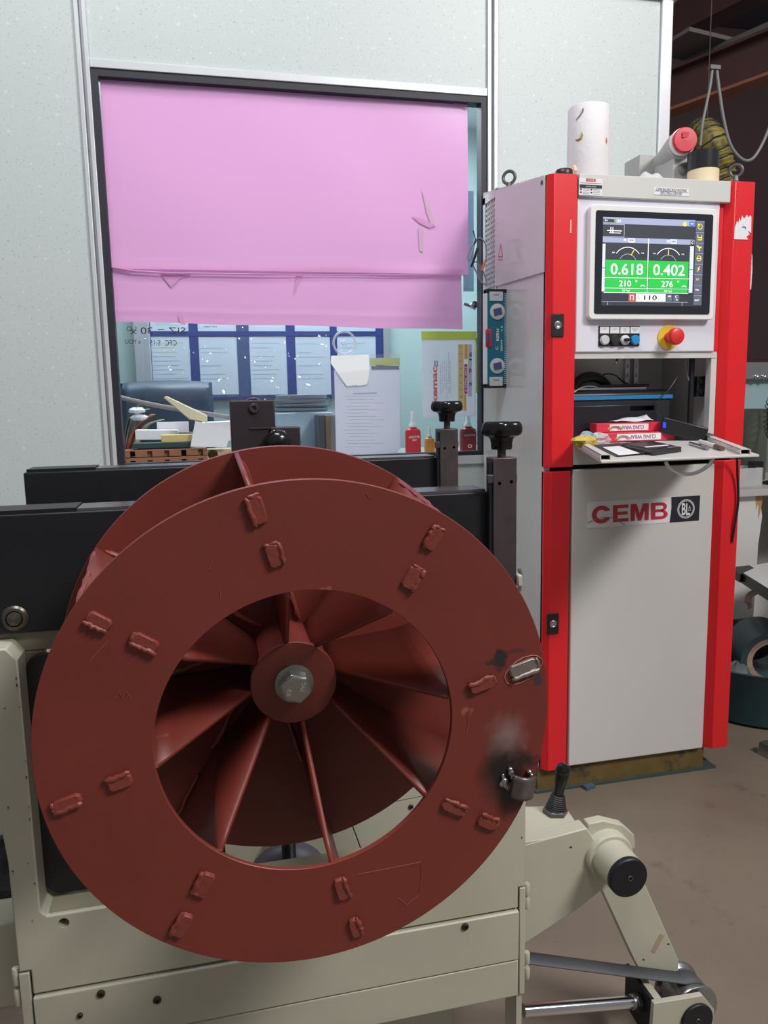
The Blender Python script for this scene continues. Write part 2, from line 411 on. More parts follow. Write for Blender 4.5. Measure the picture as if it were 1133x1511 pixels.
# vented rear side
M_grille = M_side
gr = MB(); y0, y1, z0, z1 = 2.366, YB, 1.40, ztop(2.37)
gr.box(XL-0.002, XL+0.008, y0, y0+0.012, z0, z1); gr.box(XL-0.002, XL+0.008, y1-0.02, y1, z0, z1)
gr.box(XL-0.002, XL+0.008, y0, y1, z1-0.022, z1+0.004); gr.box(XL-0.002, XL+0.008, y0, y1, z0, z0+0.012)
for i in range(5): yy = y0+0.012+(i+1)*(y1-y0-0.032)/6; gr.box(XL, XL+0.006, yy-0.002, yy+0.002, z0, z1)
nr = 24
for i in range(nr): zz = z0+0.012+(i+1)*(z1-z0-0.034)/(nr+1); gr.box(XL, XL+0.006, y0, y1, zz-0.0032, zz+0.0032)
gr.build('vent_grille', M_grille, cab)
bx('side_panel', M_side, cab, XL, XL+0.012, 2.366, YB, 0.075, 1.40)
usc = MB().prism([(XL-0.004, 2.012, 1.515), (XL-0.004, 2.372, 1.528), (XL-0.004, 2.372, ztop(2.37)-0.002), (XL-0.004, 2.012, ztop(2.012)-0.002)], (0.004, 0, 0)).build('upper_side_cover', M_side, cab, bevel=0.001)
hole = PX(799, 271, XL-0.004); cut([usc, sp_l], MB().cyl(hole+Vector((-0.01,0,0)), hole+Vector((0.05,0,0)), 0.009, n=18))
# red columns: profile with a chamfer, upper and lower piece
def column(x0, x1, z0, z1, left, name='corner_column'):
    ch = 0.016
    y = CF-0.012
    if left: prof = [(x0, CF+0.02), (x0, y+ch), (x0+ch*0.9, y), (x1-0.01, y), (x1, y+0.018), (x1, CF+0.02)]
    else: prof = [(x0, CF+0.02), (x0, y+0.026), (x0+0.026, y), (x1-0.004, y), (x1, y+0.006), (x1, CF+0.05)]
    return MB().prism([(a, b, z0) for a, b in prof], (0, 0, z1-z0)).build(name, M_red, cab, smooth=20, bevel=0.0015)
column(XL, 1.021, 0.981, ztop(CF)+0.001, True); column(XL, 1.014, 0.076, 0.970, True)
column(1.472, XR, 0.992, ztop(CF)+0.004, False); column(1.476, XR-0.004, 0.076, 0.981, False)
bx('header', M_grey, cab, 1.018, 1.483, CF-0.012, CF+0.03, 1.711, 1.769, bevel=0.002)
sp = MB(); sp.box(1.018, 1.458, CF-0.002, CF+0.02, 1.299, 1.712); sp.build('screen_panel', M_panel, cab, bevel=0.003)
bx('panel_lip', M_grey, cab, 1.02, 1.47, CF+0.004, CF+0.03, 1.282, 1.299)
bx('door_jamb', M_grey, cab, 1.456, 1.474, CF+0.006, CF+0.03, 1.04, 1.299)
bx('column_return', M_red, cab, 1.458, 1.474, CF+0.004, CF+0.03, 1.299, 1.712)
dr = bx('lower_door', M_grey, cab, 1.0155, 1.474, CF-0.006, CF+0.02, 0.079, 0.972, bevel=0.003)
bx('door_sill', M_grey, cab, 1.0155, 1.474, CF-0.002, CF+0.03, 0.985, 1.04, bevel=0.002)
# opening box
M_in = M_grey
bx('opening_back', M_in, cab, 1.0, 1.30, 2.20, 2.21, 1.20, 1.32)
bx('opening_back', M_in, cab, 1.30, 1.50, 2.29, 2.32, 1.03, 1.32)
bx('opening_floor', M_in, cab, 1.0, 1.50, CF+0.03, 2.41, 1.02, 1.03)
bx('opening_ceiling', M_in, cab, 1.0, 1.50, CF+0.03, 2.41, 1.31, 1.32)
bx('opening_side', M_in, cab, 1.478, 1.488, CF+0.03, 2.41, 1.03, 1.32)
bx('opening_side', M_in, cab, 0.99, 1.0, CF+0.03, 2.41, 1.03, 1.32)
for xx in (1.285, 1.315):
    st = MB().box(xx, xx+0.014, 2.186, 2.198, 1.197, 1.31).build('perforated_upright', M_alu, cab)
    pc_ = MB()
    for i in range(4): pc_.box(xx+0.005, xx+0.009, 2.17, 2.194, 1.205+i*0.028, 1.217+i*0.028)
    cut([st], pc_)
hg = MB(); hg.cyl((1.43, 2.06, 1.08), (1.43, 2.06, 1.30), 0.008, n=12); hg.box(1.44, 1.465, 2.045, 2.06, 1.17, 1.23); hg.cyl((1.452, 2.04, 1.185), (1.452, 2.05, 1.185), 0.008); hg.cyl((1.452, 2.04, 1.215), (1.452, 2.05, 1.215), 0.008)
hg.build('hinge', mat('dark_hinge_metal', (58, 58, 62), 0.35, 0.6), cab)
# plinth
M_pl = mat('worn_yellow_plinth', (112, 92, 48), 0.6, var=0.45, vscale=9, streak=((46,44,44), 0.52, 7))
bx('plinth', M_pl, cab, 0.925, 1.49, CF+0.012, YB, 0.008, 0.078)
bx('plinth_base', mat('green_grey_base_plate', (62, 74, 68), 0.7, var=0.3), cab, 0.915, 1.53, CF+0.002, YB, 0.0, 0.008)
# locks
for px, py in ((822, 480), (815, 920)):
    c = P(px, py, CF-0.0125); lk = MB(); lk.box(c.x-0.0185, c.x+0.0185, CF-0.0165, CF-0.0121, c.z-0.031, c.z+0.031)
    o = lk.build('lock', M_black, cab, bevel=0.002)
    MB().lathe((c.x, CF-0.0162, c.z), FY, [(0.011, 0), (0.011, 0.002), (0.008, 0.0035), (0.004, 0.001)], 20).build('lock_barrel', M_steel, o)
# paint chip on the left column
pc = P(842, 334, CF-0.0125); MB().obox(pc, (0.0018,0,0), (0,0.0004,0), (0,0,0.017)).build('paint_chip', mat('cream_chip', (226,196,170), 0.6), cab)
# eye bolts
def eyebolt(c, r, tilt):
    mb = MB(); mb.torus(c, tilt, r, r*0.27, 28, 10); mb.cyl(Vector(c)-UZ*(r*1.75), Vector(c)-UZ*r*0.9, r*0.55, r*0.4, 16)
    mb.build('eye_bolt', mat('dull_zinc', (104, 104, 104), 0.45, 0.7), cab)
eyebolt(P(751, 262, 2.33), 0.0185, (0.75, 1, 0)); eyebolt(P(1086, 252, 2.045), 0.0165, (0.75, 1, 0))
# warning triangle on the side
a, b, c = PX(746, 361, XL-0.0045), PX(733, 380, XL-0.0045), PX(746, 378, XL-0.0045)
tri = MB(); tri.poly([PX(738.6, 358, XL-0.0045), PX(734.6, 380, XL-0.0045), PX(742, 379.5, XL-0.0045)]); tri.cur = 1
tri.poly([PX(738.6, 365, XL-0.005), PX(736, 378, XL-0.005), PX(740.8, 378, XL-0.005)]); tri.cur = 0
tri.poly([PX(735, 382.5, XL-0.0045), PX(735, 384.5, XL-0.0045), PX(741.5, 383.5, XL-0.0045), PX(741.5, 382, XL-0.0045)])
tri.build('warning_sticker', [mat('orange_print', (196, 120, 96), 0.6), M_side], cab, recalc=False)

# monitor
mon = thing('touch_monitor', 'white framed touch screen showing two green readouts on the cabinet', 'monitor', (1.24, CF-0.002, 1.386))
bxo = MB()
def rrect(x0, x1, z0, z1, r, y, n=6):
    pts = []
    for cx_, cz_, a0 in ((x1-r, z1-r, 0), (x0+r, z1-r, 90), (x0+r, z0+r, 180), (x1-r, z0+r, 270)):
        for k in range(n+1):
            a = math.radians(a0 + 90*k/n); pts.append((cx_+r*math.cos(a), y, cz_+r*math.sin(a)))
    return pts
bxo.prism(rrect(1.047, 1.437, 1.387, 1.689, 0.012, CF-0.022), (0, 0.0195, 0)).build('bezel', mat('satin_white_bezel', (228, 228, 226), 0.3), mon, bevel=0.002)
MB().prism(rrect(1.062, 1.422, 1.402, 1.674, 0.006, CF-0.0236), (0, 0.0014, 0)).build('glass_front', mat('dark_glass', (40, 42, 50), 0.12, spec=0.6), mon)
DX0, DX1, DZ0, DZ1 = 1.083, 1.395, 1.424, 1.657
def em(n, rgb, s=1.0): return mat('screen_'+n, rgb, 0.35, emit=s)
SM = [em('dark', (48,50,58), .8), em('bar', (140,146,172), .8), em('green', (36,165,62), .9), em('white', (246,248,250), 1.0), em('yellow', (214,206,60), .9), em('key', (84,88,100), .8), em('red', (200,70,70), .8), em('blue', (70,100,200), .8), em('pale', (190,196,226), .8), em('ink', (20,20,24), .2)]
DARK, BAR, GRN, WHT, YEL, KEY, RED, BLU, PAL, INK = range(10)
d = MB(); lay = [CF-0.0238]
def uvp(u, v, k): return Vector((DX0+u*(DX1-DX0), CF-0.0238-0.00012*k, DZ1-v*(DZ1-DZ0)))
def R(m, u0, u1, v0, v1, k=1): d.cur = m; d.quad(uvp(u0,v1,k), uvp(u1,v1,k), uvp(u1,v0,k), uvp(u0,v0,k))
def LN(m, pts, wd, k=3):
    d.cur = m
    for (u0,v0), (u1,v1) in zip(pts, pts[1:]):
        a_, b_ = uvp(u0,v0,k), uvp(u1,v1,k); t_ = (b_-a_); n_ = Vector((-t_.z, 0, t_.x)).normalized()*wd/2
        d.quad(a_-n_, b_-n_, b_+n_, a_+n_)
def T(m, s_, u, v, h, w_=None, off=0.0, k=4): d.cur = m; d.text(s_, uvp(u,v,k), RX, UZ, w=w_*(DX1-DX0) if w_ else None, h=h*(DZ1-DZ0), off=off)
R(DARK, 0, 1, 0, 1, 0)
R(BAR, 0, .905, 0, .072); R(DARK, .002, .12, .02, .06, 2); T(YEL, '3', .11, .04, .03); T(WHT, 'P+', .03, .04, .025); T(WHT, 'KT', .155, .04, .026)
R(BLU, .845, .9, .015, .068, 2); T(WHT, '<>', .872, .042, .02)
d.cur = YEL; d.lathe(uvp(.80, .05, 2), FY, [(0.006, 0), (0.006, 0.0001)], 14)
for q in ((.0, .205, .08, .218),): LN(PAL, [(q[0],q[2]),(q[1],q[2]),(q[1],q[3]),(q[0],q[3])], .0009)
for x0 in (.075, .095): LN(WHT, [(x0, .11), (x0, .18)], .0018)
LN(WHT, [(.04, .15), (.18, .15)], .0022); LN(WHT, [(.06, .175), (.17, .175)], .0012)
R(BAR, 0, .905, .225, .283); T(WHT, 'P1', .215, .253, .026); T(WHT, 'P2', .64, .253, .026)
for u0 in (.25, .665): LN(WHT, [(u0,.236),(u0+.055,.236),(u0+.055,.27),(u0,.27),(u0,.236)], .0018)
R(DARK, .865, .902, .235, .285, 2); T(WHT, 'C', .883, .26, .028)
R(PAL, 0, .028, .30, .84); R(PAL, .862, .9, .30, .84)
for i in range(16): LN(KEY, [(.012, .33+i*.031), (.026, .33+i*.031)], .0006); LN(KEY, [(.864, .33+i*.031), (.878, .33+i*.031)], .0006)
LN(INK, [(.0,.57),(.03,.57)], .0015); LN(INK, [(.86,.57),(.9,.57)], .0015)
for uc, ang in ((.245, 62), (.645, 90)):
    arc = lambda rr, cy_, a0, a1: [(uc+rr*math.cos(math.radians(a_)), cy_-rr*1.25*math.sin(math.radians(a_))) for a_ in range(a0, a1+1, 8)]
    LN(WHT, arc(.135, .50, 34, 146), .0014); LN(PAL, arc(.085, .515, 24, 156), .0008)
    a_ = math.radians(ang); LN(YEL, [(uc+.07*math.cos(a_), .50-.07*1.25*math.sin(a_)), (uc+.125*math.cos(a_), .50-.125*1.25*math.sin(a_))], .0022)
    T(WHT, '0.00', uc-.14, .395, .014); T(WHT, '5.00', uc+.145, .395, .014)
for u0, u1, big, ang, small in ((.033, .437, '0.618', '210', '0.7 *tol'), (.452, .852, '0.402', '276', '0.5 *tol')):
    R(GRN, u0, u1, .478, .676); R(GRN, u0, u1, .684, .795); R(GRN, u0, u1, .806, .846)
    uc = (u0+u1)/2
    T(WHT, big, uc+.005, .582, .125, .315, .006); T(WHT, ang, uc-.01, .745, .068, .115, .004); T(WHT, 'o', uc+.10, .715, .022); T(WHT, small, uc, .826, .024)
    LN(WHT, [(u1-.06, .775), (u1-.04, .76), (u1-.015, .775)], .0014)
LN(WHT, [(.444, .225), (.444, .85)], .0016); LN(WHT, [(.02, .68), (.86, .68)], .0012); LN(WHT, [(.02, .80), (.86, .80)], .0009); LN(WHT, [(.02, .85), (.86, .85)], .0012)
R(WHT, .335, .63, .862, .948); R(RED, .265, .328, .862, .948); LN(WHT, [(.28,.935),(.28,.88),(.31,.88),(.31,.935)], .0016); T(RED, '+', .29, .92, .02)
T(INK, '110', .48, .905, .056, .13, .03); T(INK, 'o', .365, .905, .03); T(INK, 'o', .565, .875, .012)
R(KEY, .64, .70, .866, .945); R(KEY, .71, .77, .866, .945); T(GRN, 'V', .68, .925, .03); T(WHT, 'C', .74, .89, .03); T(WHT, 'kg', .745, .925, .022); T(WHT, 'set', .67, .885, .02)
LN(PAL, [(.0,.955),(.86,.955)], .0007); LN(PAL, [(.06,.96),(.06,.995)], .0008); LN(PAL, [(.80,.955),(.80,.995)], .0008)
for i in range(8):
    v0 = .015+i*.1225; R(KEY, .915, .998, v0, v0+.112); LN(PAL, [(.915,v0),(.998,v0)], .0008); vc = v0+.056; uc = .955
    if i in (0, 3):
        LN(YEL, [(uc+.022*math.cos(math.radians(a_)), vc-.03*math.sin(math.radians(a_))) for a_ in range(0, 361, 30)], .0016)
        LN(YEL, [(uc-.02,vc),(uc+.02,vc)] if i == 3 else [(uc-.025,vc-.035),(uc,vc)], .0018)
    elif i == 1: LN(YEL, [(uc-.02,vc-.03),(uc-.02,vc+.005),(uc+.02,vc+.005),(uc+.02,vc-.03)], .002); LN(YEL, [(uc-.02,vc+.03),(uc+.02,vc+.03),(uc+.02,vc+.005)], .002)
    elif i == 2: LN(YEL, [(uc-.025,vc-.025),(uc,vc),(uc+.02,vc-.01)], .004); LN(YEL, [(uc,vc),(uc,vc+.035)], .003)
    elif i == 4: LN(YEL, [(uc+.012,vc-.03),(uc-.008,vc),(uc+.008,vc),(uc-.012,vc+.03)], .002)
    else: T(YEL if i == 5 else WHT, ('SET', 'Mw', 'QUIT')[i-5], uc-.005, vc, .022)
d.build('display', SM, mon, smooth=None, recalc=False)

# push buttons and emergency stop
bp_ = thing('push_button_block', 'black block of four round control buttons under the screen', 'button panel', P(912, 500, CF-0.002))
bk = P(882.5, 511, CF-0.002); bt = P(943, 481, CF-0.002)
bx('block', M_black, bp_, bk.x, bt.x, CF-0.006, CF-0.001, bk.z, bt.z, bevel=0.001)
bw = (bt.x-bk.x)/4
for i, (rgb, nm) in enumerate((((196,196,200),'grey'), ((46,48,54),'black'), ((225,225,228),'selector white'), ((34,140,200),'blue'))):
    xc = bk.x + bw*(i+.5); zc = bk.z + 0.0165
    bx('legend_plate', M_paper, bp_, xc-bw*.45, xc+bw*.45, CF-0.0075, CF-0.0062, bt.z-0.021, bt.z-0.003)
    lg = MB()
    for k_, s_ in enumerate((('START',), ('STOP',), ('MAN', 'AUT'), ('EMERGENCY', 'RESET'))[i]): lg.text(s_, (xc, CF-0.0077, bt.z-0.009-0.005*k_), RX, UZ, h=0.0026)
    lg.build('legend', M_ink, bp_, smooth=None, recalc=False)
    b_ = MB().lathe((xc, CF-0.006, zc), FY, [(0.0135, 0), (0.0135, 0.006), (0.0115, 0.009), (0.0, 0.0095)], 24, close=False).build('button', mat('button_'+nm, rgb, 0.3), bp_)
    if i == 2: MB().obox((xc+0.001, CF-0.021, zc), (0.0085, 0, 0), (0, 0.0065, 0), (0, 0, 0.0038)).build('selector_knob', M_black, b_, bevel=0.001)
es = thing('emergency_stop', 'red mushroom emergency stop on a yellow disc', 'button', P(988, 498, CF-0.002))
ec = P(985.5, 498, CF-0.002)
MB().lathe((ec.x, CF-0.002, ec.z), FY, [(0.034, 0), (0.034, 0.003), (0.033, 0.004), (0.0, 0.004)], 36, close=False).build('backing_disc', mat('yellow_disc', (222, 190, 52), 0.45), es)
MB().lathe((ec.x, CF-0.006, ec.z), FY, [(0.015, 0), (0.015, 0.02), (0.021, 0.022), (0.0235, 0.028), (0.0235, 0.038), (0.021, 0.043), (0.014, 0.0455), (0.0, 0.046)], 32, close=False).build('mushroom_head', mat('emergency_red', (216, 44, 48), 0.35), es)

# stickers on the cabinet
def flat(name, label, cat, pts, m, parent=None, y=None, thick=0.0008):
    o = MB().prism(pts, (0, thick, 0)).build(name, m, parent, smooth=None)
    if parent is None: tag(o, label, cat)
    return o
sy = CF-0.0070
def block_letters(c, rgt, up, w_, h_):
    """heavy grotesque C E M B, drawn as strips"""
    mb = MB(); c = Vector(c) - rgt*w_/2 - up*h_/2
    def q(x, y): return c + rgt*(x*w_) + up*(y*h_)
    def strip(inner, outer):
        for i in range(len(inner)-1): mb.quad(q(*inner[i]), q(*outer[i]), q(*outer[i+1]), q(*inner[i+1]))
    def arc(cx_, cy_, rx, ry, a0, a1, n=18): return [(cx_+rx*math.cos(math.radians(a0+(a1-a0)*i/n)), cy_+ry*math.sin(math.radians(a0+(a1-a0)*i/n))) for i in range(n+1)]
    def rc_(x0, x1, y0, y1): mb.quad(q(x0,y0), q(x1,y0), q(x1,y1), q(x0,y1))
    strip(arc(.125, .5, .062, .285, 38, 322, 26), arc(.125, .5, .125, .52, 24, 336, 26))
    rc_(.275, .335, 0, 1); rc_(.335, .475, .80, 1); rc_(.335, .465, .41, .60); rc_(.335, .48, 0, .20)
    rc_(.505, .560, 0, 1); rc_(.690, .745, 0, 1)
    mb.poly([q(.560, 1), q(.560, .62), q(.602, 0), q(.648, 0), q(.690, .62), q(.690, 1), q(.668, 1), q(.625, .42), q(.582, 1)])
    rc_(.775, .835, 0, 1); rc_(.835, .91, .82, 1); rc_(.835, .91, .43, .60); rc_(.835, .91, 0, .18)
    strip(arc(.91, .71, .032, .11, -90, 90), arc(.91, .735, .078, .265, -90, 90)); strip(arc(.91, .305, .036, .125, -90, 90), arc(.91, .275, .09, .275, -90, 90))
    return mb
A, B, C_, D = P(866, 741, sy), P(1033, 731, sy), P(1031, 768, sy), P(866, 779.5, sy)
stk = thing('name_sticker', 'torn white and black sticker with red CEMB lettering on the grey door', 'sticker', (A+D)/2)
rr_ = (B-A).normalized(); uu_ = (A-D).normalized()
def at(u, v, dy=0.0): return D + (C_-D)*u + ((A-D)*(1-u) + (B-C_)*u)*v + FY*dy
MB().prism([at(0,0), at(.2,0), at(.6,0.0), at(.735,0), at(.74,.5), at(.73,1), at(.35,1), at(.335,.95), at(.32,1), at(.02,1), at(0,.85)], (0, 0.0008, 0)).build('white_field', M_paper, stk, smooth=None)
MB().prism([at(.73,0), at(1,0), at(1,1), at(.74,1), at(.745,.6)], (0, 0.0008, 0)).build('black_field', mat('sticker_black', (36, 36, 46), 0.4), stk, smooth=None)
block_letters(at(.375, .49, .0006), rr_, uu_, 0.245, 0.050).build('lettering', mat('sticker_red', (190, 44, 62), 0.5), stk, smooth=None, recalc=False)
lg = MB(); ec_ = at(.875, .5, .0004)
lg.lathe(ec_, FY, [(0.0285, 0), (0.0285, 0.0002)], 40); lg.cur = 1; lg.lathe(ec_+FY*.0002, FY, [(0.0265, 0), (0.0265, 0.0002)], 40)
lg.cur = 0; lg.lathe(ec_+FY*.0004, FY, [(0.0250, 0), (0.0250, 0.0002)], 40); lg.cur = 1; lg.lathe(ec_+FY*.0006, FY, [(0.0232, 0), (0.0232, 0.0002)], 40)
lg.cur = 0; lg.text('B', ec_+FY*.0012+Vector((-0.008,0,0)), rr_, uu_, w=0.013, h=0.036, off=0.02); lg.text('L', ec_+FY*.0012+Vector((0.006,0,-0.001)), rr_, uu_, w=0.013, h=0.036, off=0.02)
lg.text('A', ec_+FY*.0012+Vector((0.011,0,0.004)), rr_, uu_, w=0.008, h=0.011); lg.text('..', ec_+FY*.0012+Vector((0.011,0,-0.005)), rr_, uu_, w=0.008)
lg.build('round_emblem', [M_paper, MATS['sticker_black']], stk, smooth=None)
cr = MB(); cr.tube(smoothpath([at(0,.22,.0008), at(.1,.36,.0008), at(.2,.36,.0008), at(.27,.2,.0008), at(.33,.02,.0008)], 5), 0.0009, 5).build('crease', mat('crease_grey', (150,142,138), 0.7), stk)
ty = CF-0.0131
def plabel(name, label, p0, p1, rows, m=M_paper):
    a_, b_ = P(*p0, ty), P(*p1, ty); t_ = thing(name, label, 'label', ((a_.x+b_.x)/2, ty, b_.z))
    bx('label_backing', m, t_, a_.x, b_.x, ty, ty+0.0012, b_.z, a_.z); mb = MB()
    for (s_, u, v, h_, w_, mi) in rows:
        mb.cur = mi
        c_ = Vector((a_.x+(b_.x-a_.x)*u, ty-0.0003, a_.z+(b_.z-a_.z)*v))
        if s_ == '#': mb.quad(c_+Vector((-w_/2,0,-h_/2)), c_+Vector((w_/2,0,-h_/2)), c_+Vector((w_/2,0,h_/2)), c_+Vector((-w_/2,0,h_/2)))
        else: mb.text(s_, c_-Vector((0,0.0003,0)), RX, UZ, w=w_, h=h_, off=-0.012)
    mb.build('print', [M_ink, MATS['sticker_red'], M_paper], t_, smooth=None, recalc=False)
plabel('name_label', 'small printed label reading CEMB BALANCING MACHINE on the header', (964.5, 276), (1016, 289.5), [('CEMB BALANCING MACHINE', .5, .27, .0075, .094, 0), ('BPSC/MSU-CBM-001', .5, .76, .0075, .066, 0), ('#', .5, .5, .0008, .104, 0)])
plabel('warning_label', 'white warning label with red mark and black band on the header', (854.5, 262.5), (888.5, 289), [('#', .5, .1, .008, .028, 1), ('CEMB', .5, .1, .0055, .02, 2), ('#', .5, .28, .001, .06, 0), ('#', .5, .48, .009, .066, 0), ('WARNING', .5, .48, .004, .03, 2)] + [('#', .08+.45*(i%2), .66+.18*(i//2), .004, .005, 0) for i in range(4)] + [('#', .3+.45*(i%2), .64+.09*(i//2), .0007, .02, 0) for i in range(8)])
# torn white sticker shaped like a furry head on the right column, paper strip on its edge
wy = CF-0.0135
wp = [P(x, y, wy) for x, y in ((1083,353),(1084,336),(1086,330),(1088,326),(1089,330),(1091,322),(1093,326),(1095,318),(1098,323),(1102,317),(1104,321),(1107,317.5),(1108.5,320),(1108,344),(1103,340),(1106,346),(1101,349),(1104,353.5))]
t_ = thing('white_fur_sticker', 'white ragged sticker with a small curved mark on the red column', 'sticker', wp[0])
MB().prism(wp, (0, 0.0009, 0)).build('sticker_sheet', M_paper, t_, smooth=None)
MB().tube([P(x, y, wy-0.0005) for x, y in ((1095,335),(1098,334.5),(1100,336),(1099.5,338))], 0.0011, 5).build('mark', M_ink, t_)
st_ = MB(); st_.prism([P(x, y, 2.03) for x, y in ((1107,366),(1110,378),(1110,400),(1108,427),(1103,427),(1104,400),(1105,380))], (0, 0.001, 0)); st_.cur = 1
for i in range(6): c_ = P(1108-i*0.4, 381+i*8, 2.0295); st_.box(c_.x-0.0015, c_.x+0.0015, 2.0285, 2.0295, c_.z-0.002, c_.z+0.002)
tag(st_.build('paper_strip', [M_paper, M_ink], None, smooth=None), 'narrow dotted paper strip sticking out past the red column', 'paper strip')

# fold-down tray
TZ = 1.045
tr = thing('fold_down_tray', 'light grey fold-down shelf with chrome handle on the cabinet front', 'shelf', (1.25, 1.95, TZ))
bl, br_ = Vector((1.018, 1.995, TZ)), Vector((1.462, 1.995, TZ))
fl, frr = PZ(893, 681, TZ), PZ(1113, 670, TZ)
YF_T = (fl.y + frr.y)/2; fl = Vector((fl.x, YF_T, TZ)); frr = Vector((frr.x, YF_T, TZ))
MB().prism([bl, fl, frr, br_], (0, 0, -0.005)).build('tray_plate', M_grey, tr, bevel=0.001)
def chan(a_, b_, name='side_rail'):
    dd = (b_-a_).normalized(); ss = dd.cross(UZ).normalized(); mb = MB()
    for (o1, o2, z0_, z1_) in ((-0.011, -0.009, 0, 0.012), (0.009, 0.011, 0, 0.012), (-0.011, 0.011, 0.0105, 0.012), (-0.011, 0.011, 0.0, 0.0015)):
        mb.hexa([a_+ss*o1+UZ*z0_, a_+ss*o2+UZ*z0_, b_+ss*o2+UZ*z0_, b_+ss*o1+UZ*z0_, a_+ss*o1+UZ*z1_, a_+ss*o2+UZ*z1_, b_+ss*o2+UZ*z1_, b_+ss*o1+UZ*z1_])
    mb.build(name, M_grey, tr)
chan(bl+Vector((0.012, 0.002, 0)), Vector((fl.x+0.016, fl.y+0.012, TZ))); chan(br_+Vector((-0.012, 0.002, 0)), Vector((frr.x-0.026, frr.y+0.012, TZ)))
h0, h1 = P(968+14, 679, YF_T+0.006), P(1040+12, 674, YF_T+0.006)
hp = []
for i in range(17):
    t = i/16; hp.append(h0.lerp(h1, t) - UZ*(0.030*math.sin(math.pi*t)**0.6) - UZ*0.004)
MB().tube(hp, 0.004, 10).build('pull_handle', M_chrome, tr)

# things in and on the tray
def onT(px, py, dz=0.0): return PZ(px, py, TZ+dz)
pr_ = thing('printer', 'black desktop printer with a bright blue stripe inside the cabinet opening', 'printer', (1.2, 2.25, 1.03))
pb = MB().prism([(1.005, 2.10, 1.030), (1.005, 2.10, 1.185), (1.005, 2.12, 1.195), (1.005, 2.27, 1.195), (1.005, 2.27, 1.030)], (0.385, 0, 0)).build('printer_body', mat('printer_black', (38, 40, 48), 0.4), pr_, bevel=0.006)
bl1, bl2 = P(846, 588, 2.098), P(1012, 583, 2.098)
bx('blue_stripe', mat('printer_blue', (44, 132, 190), 0.35), pr_, 1.006, 1.392, 2.094, 2.102, bl1.z-0.005, bl1.z+0.006)
pdoor = bx('paper_door', mat('printer_black_gloss', (32, 33, 40), 0.3), pr_, 1.06, 1.34, 2.094, 2.101, 1.06, bl1.z-0.022, bevel=0.002)
cut([pdoor, pb], MB().box(1.25, 1.33, 2.08, 2.13, bl1.z-0.04, bl1.z-0.026))
pp = MB(); pp.obox((1.19, 2.15, 1.199), (0.13, 0.004, 0), (0, 0.030, 0), (0, 0, 0.003)); tag(pp.build('document_stack', M_paper, None), 'loose white papers lying on the black printer', 'paper')
tag(MB().obox((1.21, 2.15, 1.207), (0.12, 0.006, 0), (-0.004, 0.026, 0), (0, 0, 0.004)).build('dark_folder', mat('dark_folder', (44, 46, 54), 0.5), None, bevel=0.002), 'dark folder on the papers above the printer', 'folder')
hs = MB(); hs.tube(smoothpath([P(846, 574, 2.12), P(856, 560, 2.13), P(872, 556, 2.14), P(886, 560, 2.15), P(900, 572, 2.16)], 6), [0.010+0.006*math.sin(math.pi*i/24) for i in range(25)], 10)
hs_t = thing('black_strap', 'black padded strap with a light edge slumped on the printer', 'strap', P(872, 572, 2.14)); hs.build('strap_pad', M_black, hs_t)
MB().tube(smoothpath([P(846, 579, 2.108), P(860, 571, 2.115), P(875, 570, 2.12), P(890, 574, 2.13)], 6), 0.0022, 6).build('light_edge', M_white, hs_t)
tag(MB().tube(smoothpath([P(882, 560, 2.16), P(893, 552, 2.16), P(908, 554, 2.16), P(920, 564, 2.16), P(935, 570, 2.16)], 6), 0.0022, 6).build('thin_black_lead', M_black, None), 'thin black lead curving over the printer top', 'cable')
tag(MB().tube(smoothpath([P(1015, 520, 2.06), P(1010, 530, 2.06), P(1016, 560, 2.06), P(1030, 575, 2.06), P(1042, 570, 2.05)], 6), 0.0018, 6).build('grey_lead', M_cable, None), 'thin grey lead hanging by the cabinet hinge', 'cable')
tag(MB().tube(smoothpath([P(1000, 555, 2.07), P(988, 573, 2.06), P(972, 590, 2.04), P(966, 602, 2.02), P(976, 614, 1.99)], 6), 0.0014, 6).build('charger_lead', M_black, None), 'thin lead dropping to the black power adapter', 'cable')
tag(MB().tube([P(910, 520, 2.02), P(912, 527, 2.02), P(908, 537, 2.015)], 0.003, 6).build('dangling_stub', M_black, None), 'short black cable stub dangling below the screen panel', 'cable')
# power adapter
ad = thing('power_adapter', 'black power adapter brick with a blue light on the tray', 'adapter', onT(1005, 648))
e_l, e_r = P(976, 626, 2.0), P(1042, 643, 1.94); mid = (e_l+e_r)/2; axn = (e_r-e_l).normalized(); sn = Vector((-axn.y, axn.x, 0)).normalized(); AL = (e_r-e_l).length/2; an = axn.cross(sn)
mid = mid + sn*0.018
MB().obox(mid, axn*AL, sn*0.018, an*0.0225).build('adapter_body', M_black, ad, bevel=0.004)
lp = mid - axn*(AL-.008) - sn*0.0184
MB().obox(lp, axn*0.004, sn*0.0006, UZ*0.008).build('status_light', em('adapter_blue', (40, 60, 255), 1.2), ad)
e0 = mid + axn*AL
MB().tube(smoothpath([e0, e0+axn*0.02, e0+axn*0.035-UZ*0.004, P(1075, 655, 1.93), P(1086, 668, 1.95), P(1088, 700, 1.975), P(1089, 740, 1.98), P(1084, 775, 1.98), P(1080, 800, 1.985)], 6), [0.009]*7 + [0.0035]*42, 8).build('power_cord', M_black, ad)
